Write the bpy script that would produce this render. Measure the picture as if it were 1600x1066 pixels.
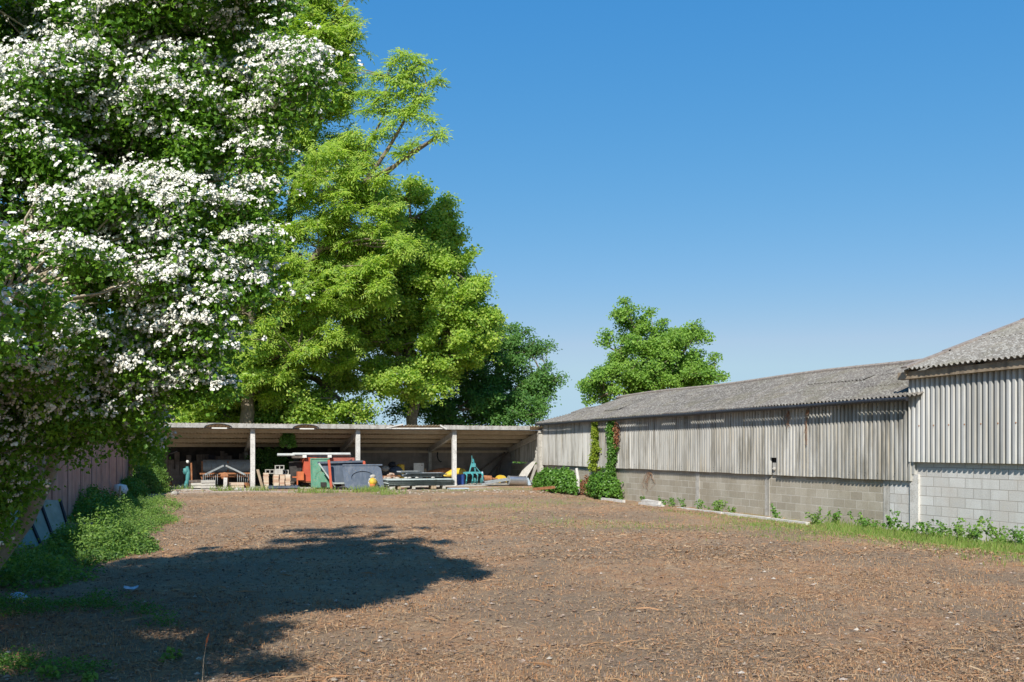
import bpy, math, random
import numpy as np
from mathutils import Vector, Matrix
R = math.radians
random.seed(7); rng = np.random.default_rng(7)
S = bpy.context.scene
for o in list(bpy.data.objects): bpy.data.objects.remove(o)
C = S.collection
# ------------------------------------------------------------------ camera, sky, sun, exposure
TH = R(19.8); CT, ST = math.cos(TH), math.sin(TH); H = 1.75; FP = 1400.0
cam = bpy.data.objects.new('camera', bpy.data.cameras.new('camera')); C.objects.link(cam)
cam.location = (0, 0, H); cam.rotation_euler = (R(90), 0, -TH)
cam.data.sensor_width = 36; cam.data.lens = 31.5; cam.data.shift_y = 169/1600
cam.data.clip_start = .05; cam.data.clip_end = 9000
S.camera = cam
SUN_AZ = 211.0; SUN_EL = 40.0        # azimuth clockwise from +Y
w = bpy.data.worlds.new('World'); S.world = w; w.use_nodes = True
nt = w.node_tree; bg = nt.nodes['Background']
sky = nt.nodes.new('ShaderNodeTexSky'); sky.sky_type = 'NISHITA'; sky.sun_disc = False
sky.sun_elevation = R(SUN_EL); sky.sun_rotation = R(SUN_AZ); sky.altitude = 0
sky.air_density = 1.0; sky.dust_density = 0.1; sky.ozone_density = 5.0
STR = .125; EXPO = .55; sep = nt.nodes.new('ShaderNodeSeparateColor'); com = nt.nodes.new('ShaderNodeCombineColor'); nt.links.new(sky.outputs[0], sep.inputs[0])
for i, (kk, pp) in enumerate(((.68, 1.4), (.555, .62), (.735, .28))):   # deep clear blue grading of the atmosphere
    a = nt.nodes.new('ShaderNodeMath'); a.operation = 'MULTIPLY'; a.inputs[1].default_value = STR*2**EXPO; nt.links.new(sep.outputs[i], a.inputs[0])
    b = nt.nodes.new('ShaderNodeMath'); b.operation = 'POWER'; b.inputs[1].default_value = pp; nt.links.new(a.outputs[0], b.inputs[0])
    c = nt.nodes.new('ShaderNodeMath'); c.operation = 'MULTIPLY'; c.inputs[1].default_value = kk/(STR*2**EXPO); nt.links.new(b.outputs[0], c.inputs[0]); d = nt.nodes.new('ShaderNodeMath'); d.operation = 'MINIMUM'; d.inputs[1].default_value = (.50, .66, .80)[i]/(STR*2**EXPO); nt.links.new(c.outputs[0], d.inputs[0]); nt.links.new(d.outputs[0], com.inputs[i])
sp2_ = nt.nodes.new('ShaderNodeSeparateColor'); nt.links.new(com.outputs[0], sp2_.inputs[0]); mm = nt.nodes.new('ShaderNodeMath'); mm.operation = 'MULTIPLY'; mm.inputs[1].default_value = .70; nt.links.new(sp2_.outputs[1], mm.inputs[0])
mn = nt.nodes.new('ShaderNodeMath'); mn.operation = 'MINIMUM'; nt.links.new(sp2_.outputs[0], mn.inputs[0]); nt.links.new(mm.outputs[0], mn.inputs[1]); cm2 = nt.nodes.new('ShaderNodeCombineColor')
nt.links.new(mn.outputs[0], cm2.inputs[0]); nt.links.new(sp2_.outputs[1], cm2.inputs[1]); nt.links.new(sp2_.outputs[2], cm2.inputs[2]); nt.links.new(cm2.outputs[0], bg.inputs[0]); bg.inputs[1].default_value = STR
sl = bpy.data.objects.new('sun', bpy.data.lights.new('sun', 'SUN')); C.objects.link(sl)
sl.data.energy = 4.6; sl.data.angle = R(.5); sl.data.color = (1, .95, .87)
sd = Vector((math.sin(R(SUN_AZ))*math.cos(R(SUN_EL)), math.cos(R(SUN_AZ))*math.cos(R(SUN_EL)), math.sin(R(SUN_EL))))
sl.rotation_euler = sd.to_track_quat('Z', 'Y').to_euler(); sl.location = sd*60
S.view_settings.view_transform = 'Standard'; S.view_settings.look = 'None'
S.view_settings.exposure = EXPO; S.view_settings.gamma = 1
S.render.engine = 'CYCLES'
S.cycles.max_bounces = 6; S.cycles.transparent_max_bounces = 4
# ------------------------------------------------------------------ picture <-> place
def Wc(xc, zc, z=0.): return Vector((xc*CT+zc*ST, zc*CT-xc*ST, z))
def P(px, py, Z): return Wc((px-800)/FP*Z, Z, H+(702-py)/FP*Z)
def G(px, py): 
    Z = H*FP/(py-702); return Wc((px-800)/FP*Z, Z, 0)
def atX(px, X): q = (px-800)/FP; return X*(CT-q*ST)/(ST+q*CT)
def atY(px, Y): q = (px-800)/FP; return Y*(ST+q*CT)/(CT-q*ST)
# ------------------------------------------------------------------ numpy noise
def vnoise(x, y, seed=0):
    xi = np.floor(x).astype(np.int64); yi = np.floor(y).astype(np.int64); fx = x-xi; fy = y-yi
    fx = fx*fx*(3-2*fx); fy = fy*fy*(3-2*fy)
    def h(a, b):
        n = (a*374761393 + b*668265263 + seed*974711) & 0x7fffffff
        n = ((n ^ (n >> 13))*1274126177) & 0x7fffffff
        return ((n ^ (n >> 16)) & 0xffff)/65535.
    return (h(xi,yi)*(1-fx)+h(xi+1,yi)*fx)*(1-fy)+(h(xi,yi+1)*(1-fx)+h(xi+1,yi+1)*fx)*fy
def fbm(x, y, o=4, seed=0):
    s = 0; a = .5
    for i in range(o): s = s+a*vnoise(x*2**i, y*2**i, seed+i*17); a *= .5
    return s
def sst(a, b, x): t = np.clip((x-a)/(b-a), 0, 1); return t*t*(3-2*t)
def gz(x, y):
    x = np.asarray(x, float); y = np.asarray(y, float)
    dip = -.25*sst(12.3, 15.3, x)*(1-sst(32, 39, y))
    near = sst(-60, -20, x)*(1-sst(60, 90, np.abs(x)))*(1-sst(60, 120, np.abs(y)))
    yard = 1-sst(39.2, 40.2, y)
    b = (fbm(x*.45, y*.45, 3, 5)-.44)*.12 + (fbm(x*2.2, y*2.2, 3, 9)-.44)*.05
    bank = .18*(1-sst(-4.2, -2.2, x))*sst(8, 12, y)
    return dip + near*yard*(b+bank)
def gzf(x, y): return float(gz(np.array([x]), np.array([y]))[0])
# ------------------------------------------------------------------ materials
class NT:
    def __init__(s, name):
        s.m = bpy.data.materials.new(name); s.m.use_nodes = True; s.t = s.m.node_tree; s.p = s.t.nodes['Principled BSDF']
    def n(s, ty, **k):
        a = s.t.nodes.new('ShaderNode'+ty)
        for q, v in k.items(): setattr(a, q, v)
        return a
    def l(s, a, b): s.t.links.new(a, b)
    def set(s, i, v):
        if hasattr(v, 'links') or isinstance(v, bpy.types.NodeSocket): s.l(v, i)
        else:
            if hasattr(i.default_value, '__len__') and len(i.default_value) == 4 and len(v) == 3: v = (*v, 1)
            i.default_value = v
    def coord(s): return s.n('TexCoord').outputs['Object']
    def geo(s): return s.n('NewGeometry')
    def mapping(s, v, sc=(1,1,1), loc=(0,0,0), rot=(0,0,0)):
        m = s.n('Mapping'); s.l(v, m.inputs[0]); m.inputs[1].default_value = loc; m.inputs[2].default_value = rot; m.inputs[3].default_value = sc; return m.outputs[0]
    def noise(s, v, sc, det=4, rough=.6, dist=0):
        a = s.n('TexNoise'); s.l(v, a.inputs['Vector']); a.inputs['Scale'].default_value = sc; a.inputs['Detail'].default_value = det
        a.inputs['Roughness'].default_value = rough; a.inputs['Distortion'].default_value = dist; return a.outputs[0]
    def ramp(s, f, pts, interp='LINEAR'):
        a = s.n('ValToRGB'); s.set(a.inputs[0], f); cr = a.color_ramp; cr.interpolation = interp
        while len(cr.elements) < len(pts): cr.elements.new(.5)
        for e, (p, c) in zip(cr.elements, pts):
            e.position = p; e.color = (*c, 1) if hasattr(c, '__len__') else (c, c, c, 1)
        return a.outputs[0]
    def mix(s, f, a, b, mode='MIX'):
        m = s.n('Mix', data_type='RGBA', blend_type=mode); s.set(m.inputs[0], f); s.set(m.inputs[6], a); s.set(m.inputs[7], b); return m.outputs[2]
    def math(s, op, a, b=0., clamp=False):
        m = s.n('Math', operation=op, use_clamp=clamp); s.set(m.inputs[0], a); s.set(m.inputs[1], b); return m.outputs[0]
    def bump(s, h, st=.3, d=.02):
        b = s.n('Bump'); s.l(h, b.inputs['Height']); b.inputs['Strength'].default_value = st; b.inputs['Distance'].default_value = d
        s.l(b.outputs[0], s.p.inputs['Normal'])
    def fin(s, col, rough=.85, metal=0.):
        s.set(s.p.inputs['Base Color'], col); s.set(s.p.inputs['Roughness'], rough); s.set(s.p.inputs['Metallic'], metal)
        if metal == 0.: s.p.inputs['Specular IOR Level'].default_value = .25
        return s.m
def tone(name, cols, sc=6, rough=.85, metal=0., bs=.3, bd=.01, speck=None, streak=None):
    k = NT(name); v = k.coord(); f = k.noise(v, sc, 6, .65)
    n = len(cols); c = k.ramp(f, [(.3+.4*i/max(1, n-1), q) for i, q in enumerate(cols)])
    if streak:
        g = k.noise(k.mapping(v, (sc*1.7, sc*1.7, sc*.12)), 1, 4); c = k.mix(k.ramp(g, [(.5, 0.), (.7, .8)]), c, streak)
    if speck:
        g = k.noise(v, sc*7, 3); c = k.mix(k.ramp(g, [(.58, 0.), (.66, .9)]), c, speck)
    k.bump(k.noise(v, sc*5, 5, .7), bs, bd)
    return k.fin(c, rough, metal)
def block_mat(name, ax, c1, c2, mortar, stain, dark=None):
    k = NT(name); v = k.coord(); sp = k.n('SeparateXYZ'); k.l(v, sp.inputs[0]); cb = k.n('CombineXYZ')
    k.l(sp.outputs[ax], cb.inputs[0]); k.l(sp.outputs[2], cb.inputs[1])
    b = k.n('TexBrick'); k.l(cb.outputs[0], b.inputs[0]); b.inputs['Scale'].default_value = 1; b.inputs['Mortar Size'].default_value = .009
    b.inputs['Mortar Smooth'].default_value = .3; b.inputs['Bias'].default_value = 0; b.inputs['Brick Width'].default_value = .45; b.inputs['Row Height'].default_value = .225
    b.inputs['Color1'].default_value = (*c1, 1); b.inputs['Color2'].default_value = (*c2, 1); b.inputs['Mortar'].default_value = (*mortar, 1)
    c = b.outputs[0]
    c = k.mix(k.ramp(k.noise(v, 1.1, 5, .6), [(.45, 0.), (.7, .75)]), c, stain)
    c = k.mix(k.ramp(k.noise(k.mapping(v, (1.5, 1.5, .25)), 2.2, 5), [(.5, 0.), (.72, .6)]), c, dark or stain)
    c = k.mix(.35, c, k.ramp(k.noise(v, 38, 4, .7), [(.3, .25), (.7, .9)]), 'MULTIPLY')
    h = k.math('ADD', k.math('MULTIPLY', b.outputs[1], -1.4), k.noise(v, 60, 4, .7)); k.bump(h, .5, .008)
    return k.fin(c, .92)
def sheet_mat(name, ax, c0, c1, stain, warm, low_z=None, sp_sc=1.04, lichen=None, amt=.7):
    k = NT(name); v = k.coord(); sp = k.n('SeparateXYZ'); k.l(v, sp.inputs[0])
    fl = k.math('FLOOR', k.math('DIVIDE', sp.outputs[ax], sp_sc)); wn = k.n('TexWhiteNoise', noise_dimensions='1D'); k.l(fl, wn.inputs['W'])
    c = k.mix(wn.outputs[0], c0, c1)
    st = (3, 3, .3) if ax == 1 and low_z is not None else (1, 1, 1)
    c = k.mix(k.ramp(k.noise(k.mapping(v, st), 1.3, 6, .65, .3), [(.43, 0.), (.64, amt)]), c, stain)
    c = k.mix(k.ramp(k.noise(k.mapping(v, (6, 6, .5) if low_z is not None else (2, 2, 2)), 1.2, 4), [(.52, 0.), (.7, amt*.8)]), c, warm)
    if low_z is not None:
        g = k.math('MULTIPLY', k.math('SUBTRACT', low_z+.5, sp.outputs[2]), 1.6, True)
        c = k.mix(k.math('MULTIPLY', g, k.ramp(k.noise(v, 5, 4), [(.45, 0.), (.6, .7)])), c, stain)
    if lichen:
        c = k.mix(k.ramp(k.noise(v, 13, 5, .75), [(.5, 0.), (.57, .85)]), c, lichen[0])
        c = k.mix(k.ramp(k.noise(v, 21, 5, .75), [(.55, 0.), (.62, .9)]), c, lichen[1])
        c = k.mix(k.ramp(k.noise(v, .9, 5, .6), [(.5, 0.), (.7, .5)]), c, lichen[2])
    k.bump(k.noise(v, 45, 4, .7), .35, .006)
    return k.fin(c, .9)
def leaf_mat(name, cols, trans=.35, rough=.5, young=None):
    trans = min(.55, trans+.08)
    k = NT(name); g = k.geo(); r = g.outputs['Random Per Island']
    c = k.ramp(r, [(i/max(1, len(cols)-1), q) for i, q in enumerate(cols)])
    v = k.coord(); c = k.mix(k.ramp(k.noise(v, .55, 3), [(.4, 0.), (.65, .55)]), c, young or cols[-1])
    k.set(k.p.inputs['Base Color'], c); k.p.inputs['Roughness'].default_value = rough; k.p.inputs['Specular IOR Level'].default_value = .35
    t = k.n('BsdfTranslucent'); tc = k.mix(1., c, (1.5, 1.5, .7), 'MULTIPLY'); k.l(tc, t.inputs[0])
    mx = k.n('MixShader'); mx.inputs[0].default_value = trans; k.l(k.p.outputs[0], mx.inputs[1]); k.l(t.outputs[0], mx.inputs[2])
    k.l(mx.outputs[0], k.t.nodes['Material Output'].inputs[0]); return k.m
def island_mat(name, cols, rough=.9, bs=0.):
    k = NT(name); g = k.geo(); c = k.ramp(g.outputs['Random Per Island'], [(i/max(1, len(cols)-1), q) for i, q in enumerate(cols)])
    return k.fin(c, rough)
M = {}
M['concrete'] = tone('concrete', [(.30,.285,.25), (.42,.40,.36), (.52,.50,.45)], 4, .92, speck=(.22,.2,.17), streak=(.25,.23,.19))
M['concrete_pale'] = tone('concrete_pale', [(.42,.40,.36), (.56,.54,.5), (.62,.6,.56)], 5, .92, speck=(.2,.19,.17))
M['fascia_cement'] = tone('fascia_cement', [(.26,.25,.23), (.38,.365,.335), (.47,.455,.42)], 3, .92, speck=(.16,.14,.11), streak=(.2,.18,.15))
M['purlin'] = tone('purlin', [(.40,.33,.23), (.52,.44,.33)], 4, .9)
M['block_grey'] = block_mat('block_grey', 1, (.36,.32,.25), (.50,.455,.37), (.64,.60,.52), (.33,.285,.21), (.40,.355,.27))
M['block_white'] = block_mat('block_white', 1, (.58,.565,.53), (.70,.69,.655), (.38,.35,.31), (.55,.50,.44), (.44,.42,.38))
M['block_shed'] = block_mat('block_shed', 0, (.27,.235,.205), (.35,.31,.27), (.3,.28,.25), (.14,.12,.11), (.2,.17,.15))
M['clad'] = sheet_mat('clad', 1, (.35,.345,.32), (.49,.48,.45), (.17,.16,.135), (.40,.36,.29), 1.0, amt=.95)
M['clad_tall'] = sheet_mat('clad_tall', 1, (.40,.40,.385), (.50,.50,.48), (.28,.275,.25), (.40,.37,.31), 1.45, amt=.7)
M['roof'] = sheet_mat('roof', 1, (.115,.105,.095), (.16,.145,.13), (.15,.135,.12), (.3,.26,.21), None, lichen=((.28,.27,.24), (.05,.045,.04), (.13,.12,.075)))
M['roof_tall'] = sheet_mat('roof_tall', 1, (.155,.145,.125), (.205,.19,.165), (.19,.17,.15), (.34,.30,.25), None, lichen=((.35,.34,.31), (.09,.08,.07), (.19,.18,.12)))
M['shed_roof'] = sheet_mat('shed_roof', 0, (.54,.44,.30), (.62,.51,.37), (.36,.28,.19), (.54,.44,.3), None)
M['gutter'] = tone('gutter', [(.015,.017,.022), (.035,.036,.042)], 5, .45, speck=(.1,.1,.09))
M['fascia'] = tone('fascia', [(.20,.15,.10), (.30,.235,.165), (.36,.29,.21)], 3, .9, streak=(.14,.11,.08))
M['ridge'] = tone('ridge', [(.16,.12,.1), (.34,.3,.26)], 9, .9, speck=(.4,.39,.35))
M['dark'] = tone('dark', [(.02,.018,.016), (.05,.045,.04)], 4, .95)
M['pink'] = tone('pink', [(.40,.20,.15), (.48,.26,.20), (.54,.31,.25)], 3, .9, streak=(.22,.14,.12), bs=.5, bd=.02)
M['groove'] = tone('groove', [(.05,.025,.03), (.09,.05,.05)], 5, .9)
M['old_wood'] = tone('old_wood', [(.07,.055,.045), (.16,.13,.11)], 5, .9, streak=(.2,.17,.15))
M['wood'] = tone('wood', [(.30,.22,.14), (.45,.35,.24)], 6, .85, streak=(.22,.16,.1))
M['brick'] = tone('brick', [(.42,.27,.19), (.52,.40,.30), (.5,.45,.36)], 14, .9)
M['stone'] = tone('stone', [(.36,.34,.3), (.5,.48,.43)], 6, .9, speck=(.28,.25,.2))
M['rubble'] = island_mat('rubble', [(.22,.17,.13), (.38,.32,.26), (.36,.24,.18), (.44,.40,.34), (.27,.22,.18)])
M['red'] = tone('red', [(.40,.07,.035), (.50,.10,.05)], 5, .65, streak=(.28,.09,.06), speck=(.3,.14,.1))
M['red_dull'] = tone('red_dull', [(.26,.07,.05), (.36,.13,.10)], 6, .8, speck=(.42,.26,.2))
M['orange'] = tone('orange', [(.5,.12,.04), (.62,.18,.06)], 6, .7, streak=(.32,.12,.07), speck=(.3,.18,.12))
M['green_paint'] = tone('green_paint', [(.06,.19,.12), (.10,.27,.18)], 4, .6, speck=(.3,.22,.12), streak=(.14,.28,.2))
M['slate'] = tone('slate', [(.055,.075,.10), (.085,.105,.14)], 3, .6, streak=(.13,.15,.18))
M['slate_light'] = tone('slate_light', [(.065,.085,.115), (.10,.125,.165)], 3, .6, streak=(.15,.165,.19), speck=(.17,.15,.12))
M['white_metal'] = tone('white_metal', [(.38,.41,.41), (.55,.57,.56)], 5, .5, streak=(.45,.43,.38))
M['grey_metal'] = tone('grey_metal', [(.22,.25,.26), (.34,.37,.38)], 5, .5, streak=(.2,.17,.14))
M['galv'] = tone('galv', [(.45,.48,.52), (.62,.65,.7)], 3, .32, .85)
M['teal'] = tone('teal', [(.04,.26,.29), (.07,.38,.40)], 7, .6, streak=(.12,.2,.19), speck=(.18,.14,.1))
M['teal_dark'] = tone('teal_dark', [(.03,.15,.16), (.08,.28,.27)], 7, .55, streak=(.12,.2,.19))
M['yellow'] = tone('yellow', [(.55,.36,.03), (.70,.47,.04)], 4, .55, streak=(.34,.25,.08), speck=(.4,.32,.15))
M['black'] = tone('black', [(.012,.014,.018), (.03,.032,.04)], 4, .6)
M['blue'] = tone('blue', [(.02,.05,.2), (.04,.09,.3)], 4, .5)
M['blue_pale'] = tone('blue_pale', [(.34,.44,.52), (.48,.57,.64)], 4, .5)
M['white'] = tone('white', [(.62,.61,.57), (.74,.73,.69)], 4, .7, speck=(.35,.3,.25))
M['rust'] = tone('rust', [(.16,.06,.03), (.30,.13,.06), (.36,.2,.12)], 9, .9)
M['asbestos'] = tone('asbestos', [(.26,.30,.27), (.40,.44,.42)], 5, .85, streak=(.2,.22,.18), speck=(.5,.5,.47))
M['rubber'] = tone('rubber', [(.02,.02,.02), (.06,.055,.05)], 8, .8)
M['board_green'] = tone('board_green', [(.20,.24,.19), (.30,.34,.28)], 4, .85, streak=(.22,.24,.16))
M['bark'] = tone('bark', [(.10,.08,.06), (.20,.165,.125), (.28,.24,.18)], 7, .95, bs=.9, bd=.03, speck=(.16,.2,.1))
M['bark_light'] = tone('bark_light', [(.28,.23,.16), (.50,.44,.33)], 7, .95, bs=.7, bd=.02)
M['twig_dead'] = tone('twig_dead', [(.20,.12,.07), (.32,.2,.13)], 8, .9)
M['leaf_haw'] = leaf_mat('leaf_haw', [(.06,.15,.015), (.10,.23,.025), (.16,.32,.035), (.27,.46,.05)], .4, .45, (.11,.24,.03))
M['leaf_ash'] = leaf_mat('leaf_ash', [(.12,.25,.04), (.23,.38,.055), (.38,.52,.085), (.52,.60,.13)], .45, .45, (.36,.49,.08))
M['leaf_syc'] = leaf_mat('leaf_syc', [(.12,.25,.04), (.24,.39,.06), (.40,.54,.095), (.53,.61,.14)], .45, .5, (.37,.51,.09))
M['leaf_dark'] = leaf_mat('leaf_dark', [(.05,.13,.035), (.09,.21,.05), (.15,.30,.06)], .35, .5)
M['leaf_mid'] = leaf_mat('leaf_mid', [(.08,.18,.035), (.13,.27,.045), (.2,.37,.055), (.28,.43,.07)], .35, .5)
M['leaf_ivy'] = leaf_mat('leaf_ivy', [(.045,.12,.018), (.085,.2,.028), (.14,.28,.04)], .2, .4)
M['leaf_yellow'] = leaf_mat('leaf_yellow', [(.12,.2,.02), (.24,.33,.03), (.32,.38,.04)], .3, .5)
M['leaf_red'] = leaf_mat('leaf_red', [(.2,.05,.03), (.32,.11,.06), (.3,.2,.1)], .2, .7)
M['leaf_weed'] = leaf_mat('leaf_weed', [(.06,.13,.03), (.10,.20,.04), (.16,.29,.055), (.23,.35,.07)], .3, .5)
M['grass'] = leaf_mat('grass', [(.11,.20,.04), (.18,.29,.05), (.27,.35,.09), (.36,.34,.15)], .3, .6, (.2,.29,.06))
M['blossom'] = island_mat('blossom', [(.50,.49,.41), (.68,.67,.60), (.80,.79,.73)], .7)
M['straw'] = island_mat('straw', [(.14,.09,.06), (.34,.20,.105), (.41,.28,.16), (.38,.18,.08), (.26,.17,.105), (.44,.33,.21), (.35,.235,.14), (.2,.14,.09), (.39,.215,.11), (.30,.185,.105)], .9)
M['crumb'] = island_mat('crumb', [(.09,.065,.05), (.16,.115,.085), (.24,.18,.135), (.2,.12,.08)], .95)
M['pebble'] = island_mat('pebble', [(.22,.17,.13), (.32,.27,.21), (.44,.40,.34), (.3,.2,.15)], .9)
# ------------------------------------------------------------------ mesh builders
def mk(name, V, Fs, mat, parent=None, smooth=False, loc=None):
    """V (n,3); Fs list of int arrays, each (m,k). ONE mesh object."""
    V = np.asarray(V, np.float32)
    if loc is not None: V = V-np.asarray(loc, np.float32)
    me = bpy.data.meshes.new(name); me.vertices.add(len(V)); me.vertices.foreach_set('co', V.ravel())
    Fs = [np.asarray(f, np.int32) for f in Fs if len(f)]
    li = np.concatenate([f.ravel() for f in Fs]); tot = np.concatenate([np.full(len(f), f.shape[1], np.int32) for f in Fs])
    st = np.concatenate([[0], np.cumsum(tot)[:-1]]).astype(np.int32)
    me.loops.add(len(li)); me.loops.foreach_set('vertex_index', li)
    me.polygons.add(len(tot)); me.polygons.foreach_set('loop_start', st); me.polygons.foreach_set('loop_total', tot)
    me.polygons.foreach_set('use_smooth', np.full(len(tot), smooth)); me.update(); me.validate()
    me.materials.append(mat if not isinstance(mat, str) else M[mat])
    o = bpy.data.objects.new(name, me); C.objects.link(o)
    if parent is not None: o.parent = parent
    return o
class MB:
    def __init__(s): s.v = []; s.f = {}
    def add(s, vs, fs):
        b = len(s.v); s.v.extend([tuple(q) for q in vs])
        for f in fs: s.f.setdefault(len(f), []).append([i+b for i in f])
        return s
    def box(s, c, d, rot=None, taper=1., jit=0.):
        x, y, z = d[0]/2, d[1]/2, d[2]/2; vs = []
        for sz in (-1, 1):
            for sx, sy in ((-1,-1), (1,-1), (1,1), (-1,1)):
                t = taper if sz > 0 else 1.
                v = Vector((sx*x*t+random.uniform(-jit, jit), sy*y*t+random.uniform(-jit, jit), sz*z+random.uniform(-jit, jit)))
                if rot: v = rot @ v
                vs.append(v+Vector(c))
        return s.add(vs, [(0,3,2,1), (4,5,6,7), (0,1,5,4), (1,2,6,5), (2,3,7,6), (3,0,4,7)])
    def bar(s, p0, p1, w_, h_, up=(0,0,1)):
        p0 = Vector(p0); p1 = Vector(p1); d = (p1-p0); L = d.length; d.normalize(); u = Vector(up)
        if abs(d.dot(u)) > .98: u = Vector((0,1,0))
        sde = d.cross(u).normalized(); u2 = sde.cross(d)
        m = Matrix((sde, d, u2)).transposed()
        return s.box((p0+p1)/2, (w_, L, h_), m)
    def tube(s, pts, rad, n=8, caps=True):
        pts = [Vector(p) for p in pts]; rad = rad if hasattr(rad, '__len__') else [rad]*len(pts)
        rings = []; ref = Vector((.31, .17, .93)).normalized(); vs = []
        for i, p in enumerate(pts):
            d = (pts[min(i+1, len(pts)-1)]-pts[max(i-1, 0)]).normalized()
            if abs(d.dot(ref)) > .97: ref = Vector((.9, .3, .1)).normalized()
            a = d.cross(ref).normalized(); b = d.cross(a); 
            for j in range(n):
                t = 2*math.pi*j/n; vs.append(p+(a*math.cos(t)+b*math.sin(t))*rad[i])
        fs = []
        for i in range(len(pts)-1):
            for j in range(n): fs.append((i*n+j, i*n+(j+1)%n, (i+1)*n+(j+1)%n, (i+1)*n+j))
        s.add(vs, fs)
        if caps:
            s.add(vs[:n], [tuple(range(n))]); s.add(vs[-n:], [tuple(reversed(range(n)))])
        return s
    def cyl(s, p0, p1, r, r2=None, n=16): return s.tube([p0, p1], [r, r if r2 is None else r2], n)
    def rock(s, c, r, sc=(1,1,1), seed=None):
        rd = random.Random(seed if seed is not None else random.random()); n = 7; vs = []; rows = 4
        for i in range(1, rows):
            ph = math.pi*i/rows
            for j in range(n):
                t = 2*math.pi*j/n; k = r*rd.uniform(.78, 1.15)
                vs.append((c[0]+k*sc[0]*math.sin(ph)*math.cos(t), c[1]+k*sc[1]*math.sin(ph)*math.sin(t), c[2]+k*sc[2]*math.cos(ph)))
        vs.append((c[0], c[1], c[2]+r*sc[2]*.95)); vs.append((c[0], c[1], c[2]-r*sc[2])); T = len(vs)-2; B = T+1; fs = []
        for i in range(rows-2):
            for j in range(n): fs.append((i*n+j, (i+1)*n+j, (i+1)*n+(j+1)%n, i*n+(j+1)%n))
        for j in range(n): fs.append((T, j, (j+1)%n)); fs.append((B, (rows-2)*n+(j+1)%n, (rows-2)*n+j))
        return s.add(vs, fs)
    def prism(s, poly, y0, y1, fn):
        """poly of (u,v) extruded from y0 to y1; fn(u,v,y)->xyz"""
        n = len(poly); vs = [fn(u, v, y0) for u, v in poly]+[fn(u, v, y1) for u, v in poly]
        return s.add(vs, [tuple(range(n)), tuple(reversed(range(n, 2*n)))]+[(i, i+n, (i+1)%n+n, (i+1)%n) for i in range(n)])
    def build(s, name, mat, parent=None, smooth=False, world=True):
        V = np.array(s.v, np.float32)
        loc = tuple(parent.location) if (parent is not None and world) else None
        if parent is not None and world and parent.parent is not None: loc = tuple(Vector(parent.location)+Vector(parent.parent.location))
        o = mk(name, V, [s.f[k] for k in s.f], mat, parent, smooth, loc)
        return o
def tag(o, label=None, cat=None, group=None, kind=None):
    if label: o['label'] = label
    if cat: o['category'] = cat
    if group: o['group'] = group
    if kind: o['kind'] = kind
    return o
def thing(name, label, cat, loc, group=None):
    o = bpy.data.objects.new(name, None); C.objects.link(o); o.location = loc; o.empty_display_size = .2
    return tag(o, label, cat, group)
def recenter(o, p):
    """put a single-mesh thing's origin at p"""
    p = Vector(p); o.data.transform(Matrix.Translation(-p)); o.location = p; return o
# corrugated sheet, solid; u runs across the corrugations, v along them
def corr(mb, u0, u1, vlim, fn, pitch=.146, depth=.05, th=.008, per=8, jit=0., sheet=1.02, ph=0., steep=1.5, bias=0.):
    """vlim(u)->(v0,v1); fn(u,v,h)->xyz"""
    n = int((u1-u0)/pitch*per)+1; us = np.linspace(u0, u1, n); rd = random.Random(3); offs = {}
    base = len(mb.v); vs = []; fs = []
    for i, u in enumerate(us):
        t = (u/pitch+ph) % 1.; c = math.cos(2*math.pi*t); c = max(-1, min(1, (c+bias)*steep))
        h = depth*.5*c; si = int(math.floor(u/sheet))
        if si not in offs: offs[si] = (rd.uniform(-jit, jit), rd.uniform(-jit, jit)*2)
        a, b = vlim(u); q, dv = offs[si]
        vs += [fn(u, a+dv, h+q), fn(u, b+dv, h+q), fn(u, a+dv, h+q-th), fn(u, b+dv, h+q-th)]
        if i:
            o = (i-1)*4; p = i*4
            fs += [(o, p, p+1, o+1), (o+2, o+3, p+3, p+2), (o, o+2, p+2, p), (o+1, p+1, p+3, o+3)]
    mb.add(vs, fs)
# ------------------------------------------------------------------ instancing of leaf templates into one mesh
def frames(nrm, spin=None):
    n = nrm/np.linalg.norm(nrm, axis=1, keepdims=True); k = len(n)
    r = rng.normal(size=(k, 3)); x = np.cross(r, n); x /= np.linalg.norm(x, axis=1, keepdims=True); y = np.cross(n, x)
    return np.stack([x, y, n], axis=2)
def stamp(T, pos, F, sc):
    tv, tf = T; k = len(pos); m = len(tv)
    V = np.einsum('kij,mj->kmi', F, tv)*sc[:, None, None]+pos[:, None, :]
    out = [(f[None]+(np.arange(k)*m)[:, None, None]).reshape(-1, f.shape[1]) for f in tf]
    return V.reshape(-1, 3), out
def merge(parts):
    V = []; Fd = {}; b = 0
    for v, fs in parts:
        V.append(v)
        for f in fs: Fd.setdefault(f.shape[1], []).append(f+b)
        b += len(v)
    return np.concatenate(V), [np.concatenate(Fd[k]) for k in Fd]
def leafquad(base, d, n, L, Wd, droop=.15, wide=.45):
    """one leaf as a folded 6-gon pair -> 2 quads"""
    d = Vector(d).normalized(); n = Vector(n); s = d.cross(n).normalized(); n = s.cross(d).normalized(); b = Vector(base)
    a = b; t = b+d*L-n*L*droop; m = b+d*L*wide; l = m+s*Wd*.5+n*Wd*.12; r = m-s*Wd*.5+n*Wd*.12
    m2 = b+d*L*.55
    return [a, r, t, l]
def T_from(leaves):
    v = []; f = []
    for q in leaves:
        b = len(v); v += [tuple(x) for x in q]; f.append([b+i for i in range(len(q))])
    return np.array(v), [np.array(f)]
def rdir(rd, zmin=-1, zmax=1):
    z = rd.uniform(zmin, zmax); t = rd.uniform(0, 2*math.pi); q = math.sqrt(max(0, 1-z*z)); return Vector((q*math.cos(t), q*math.sin(t), z))
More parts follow.
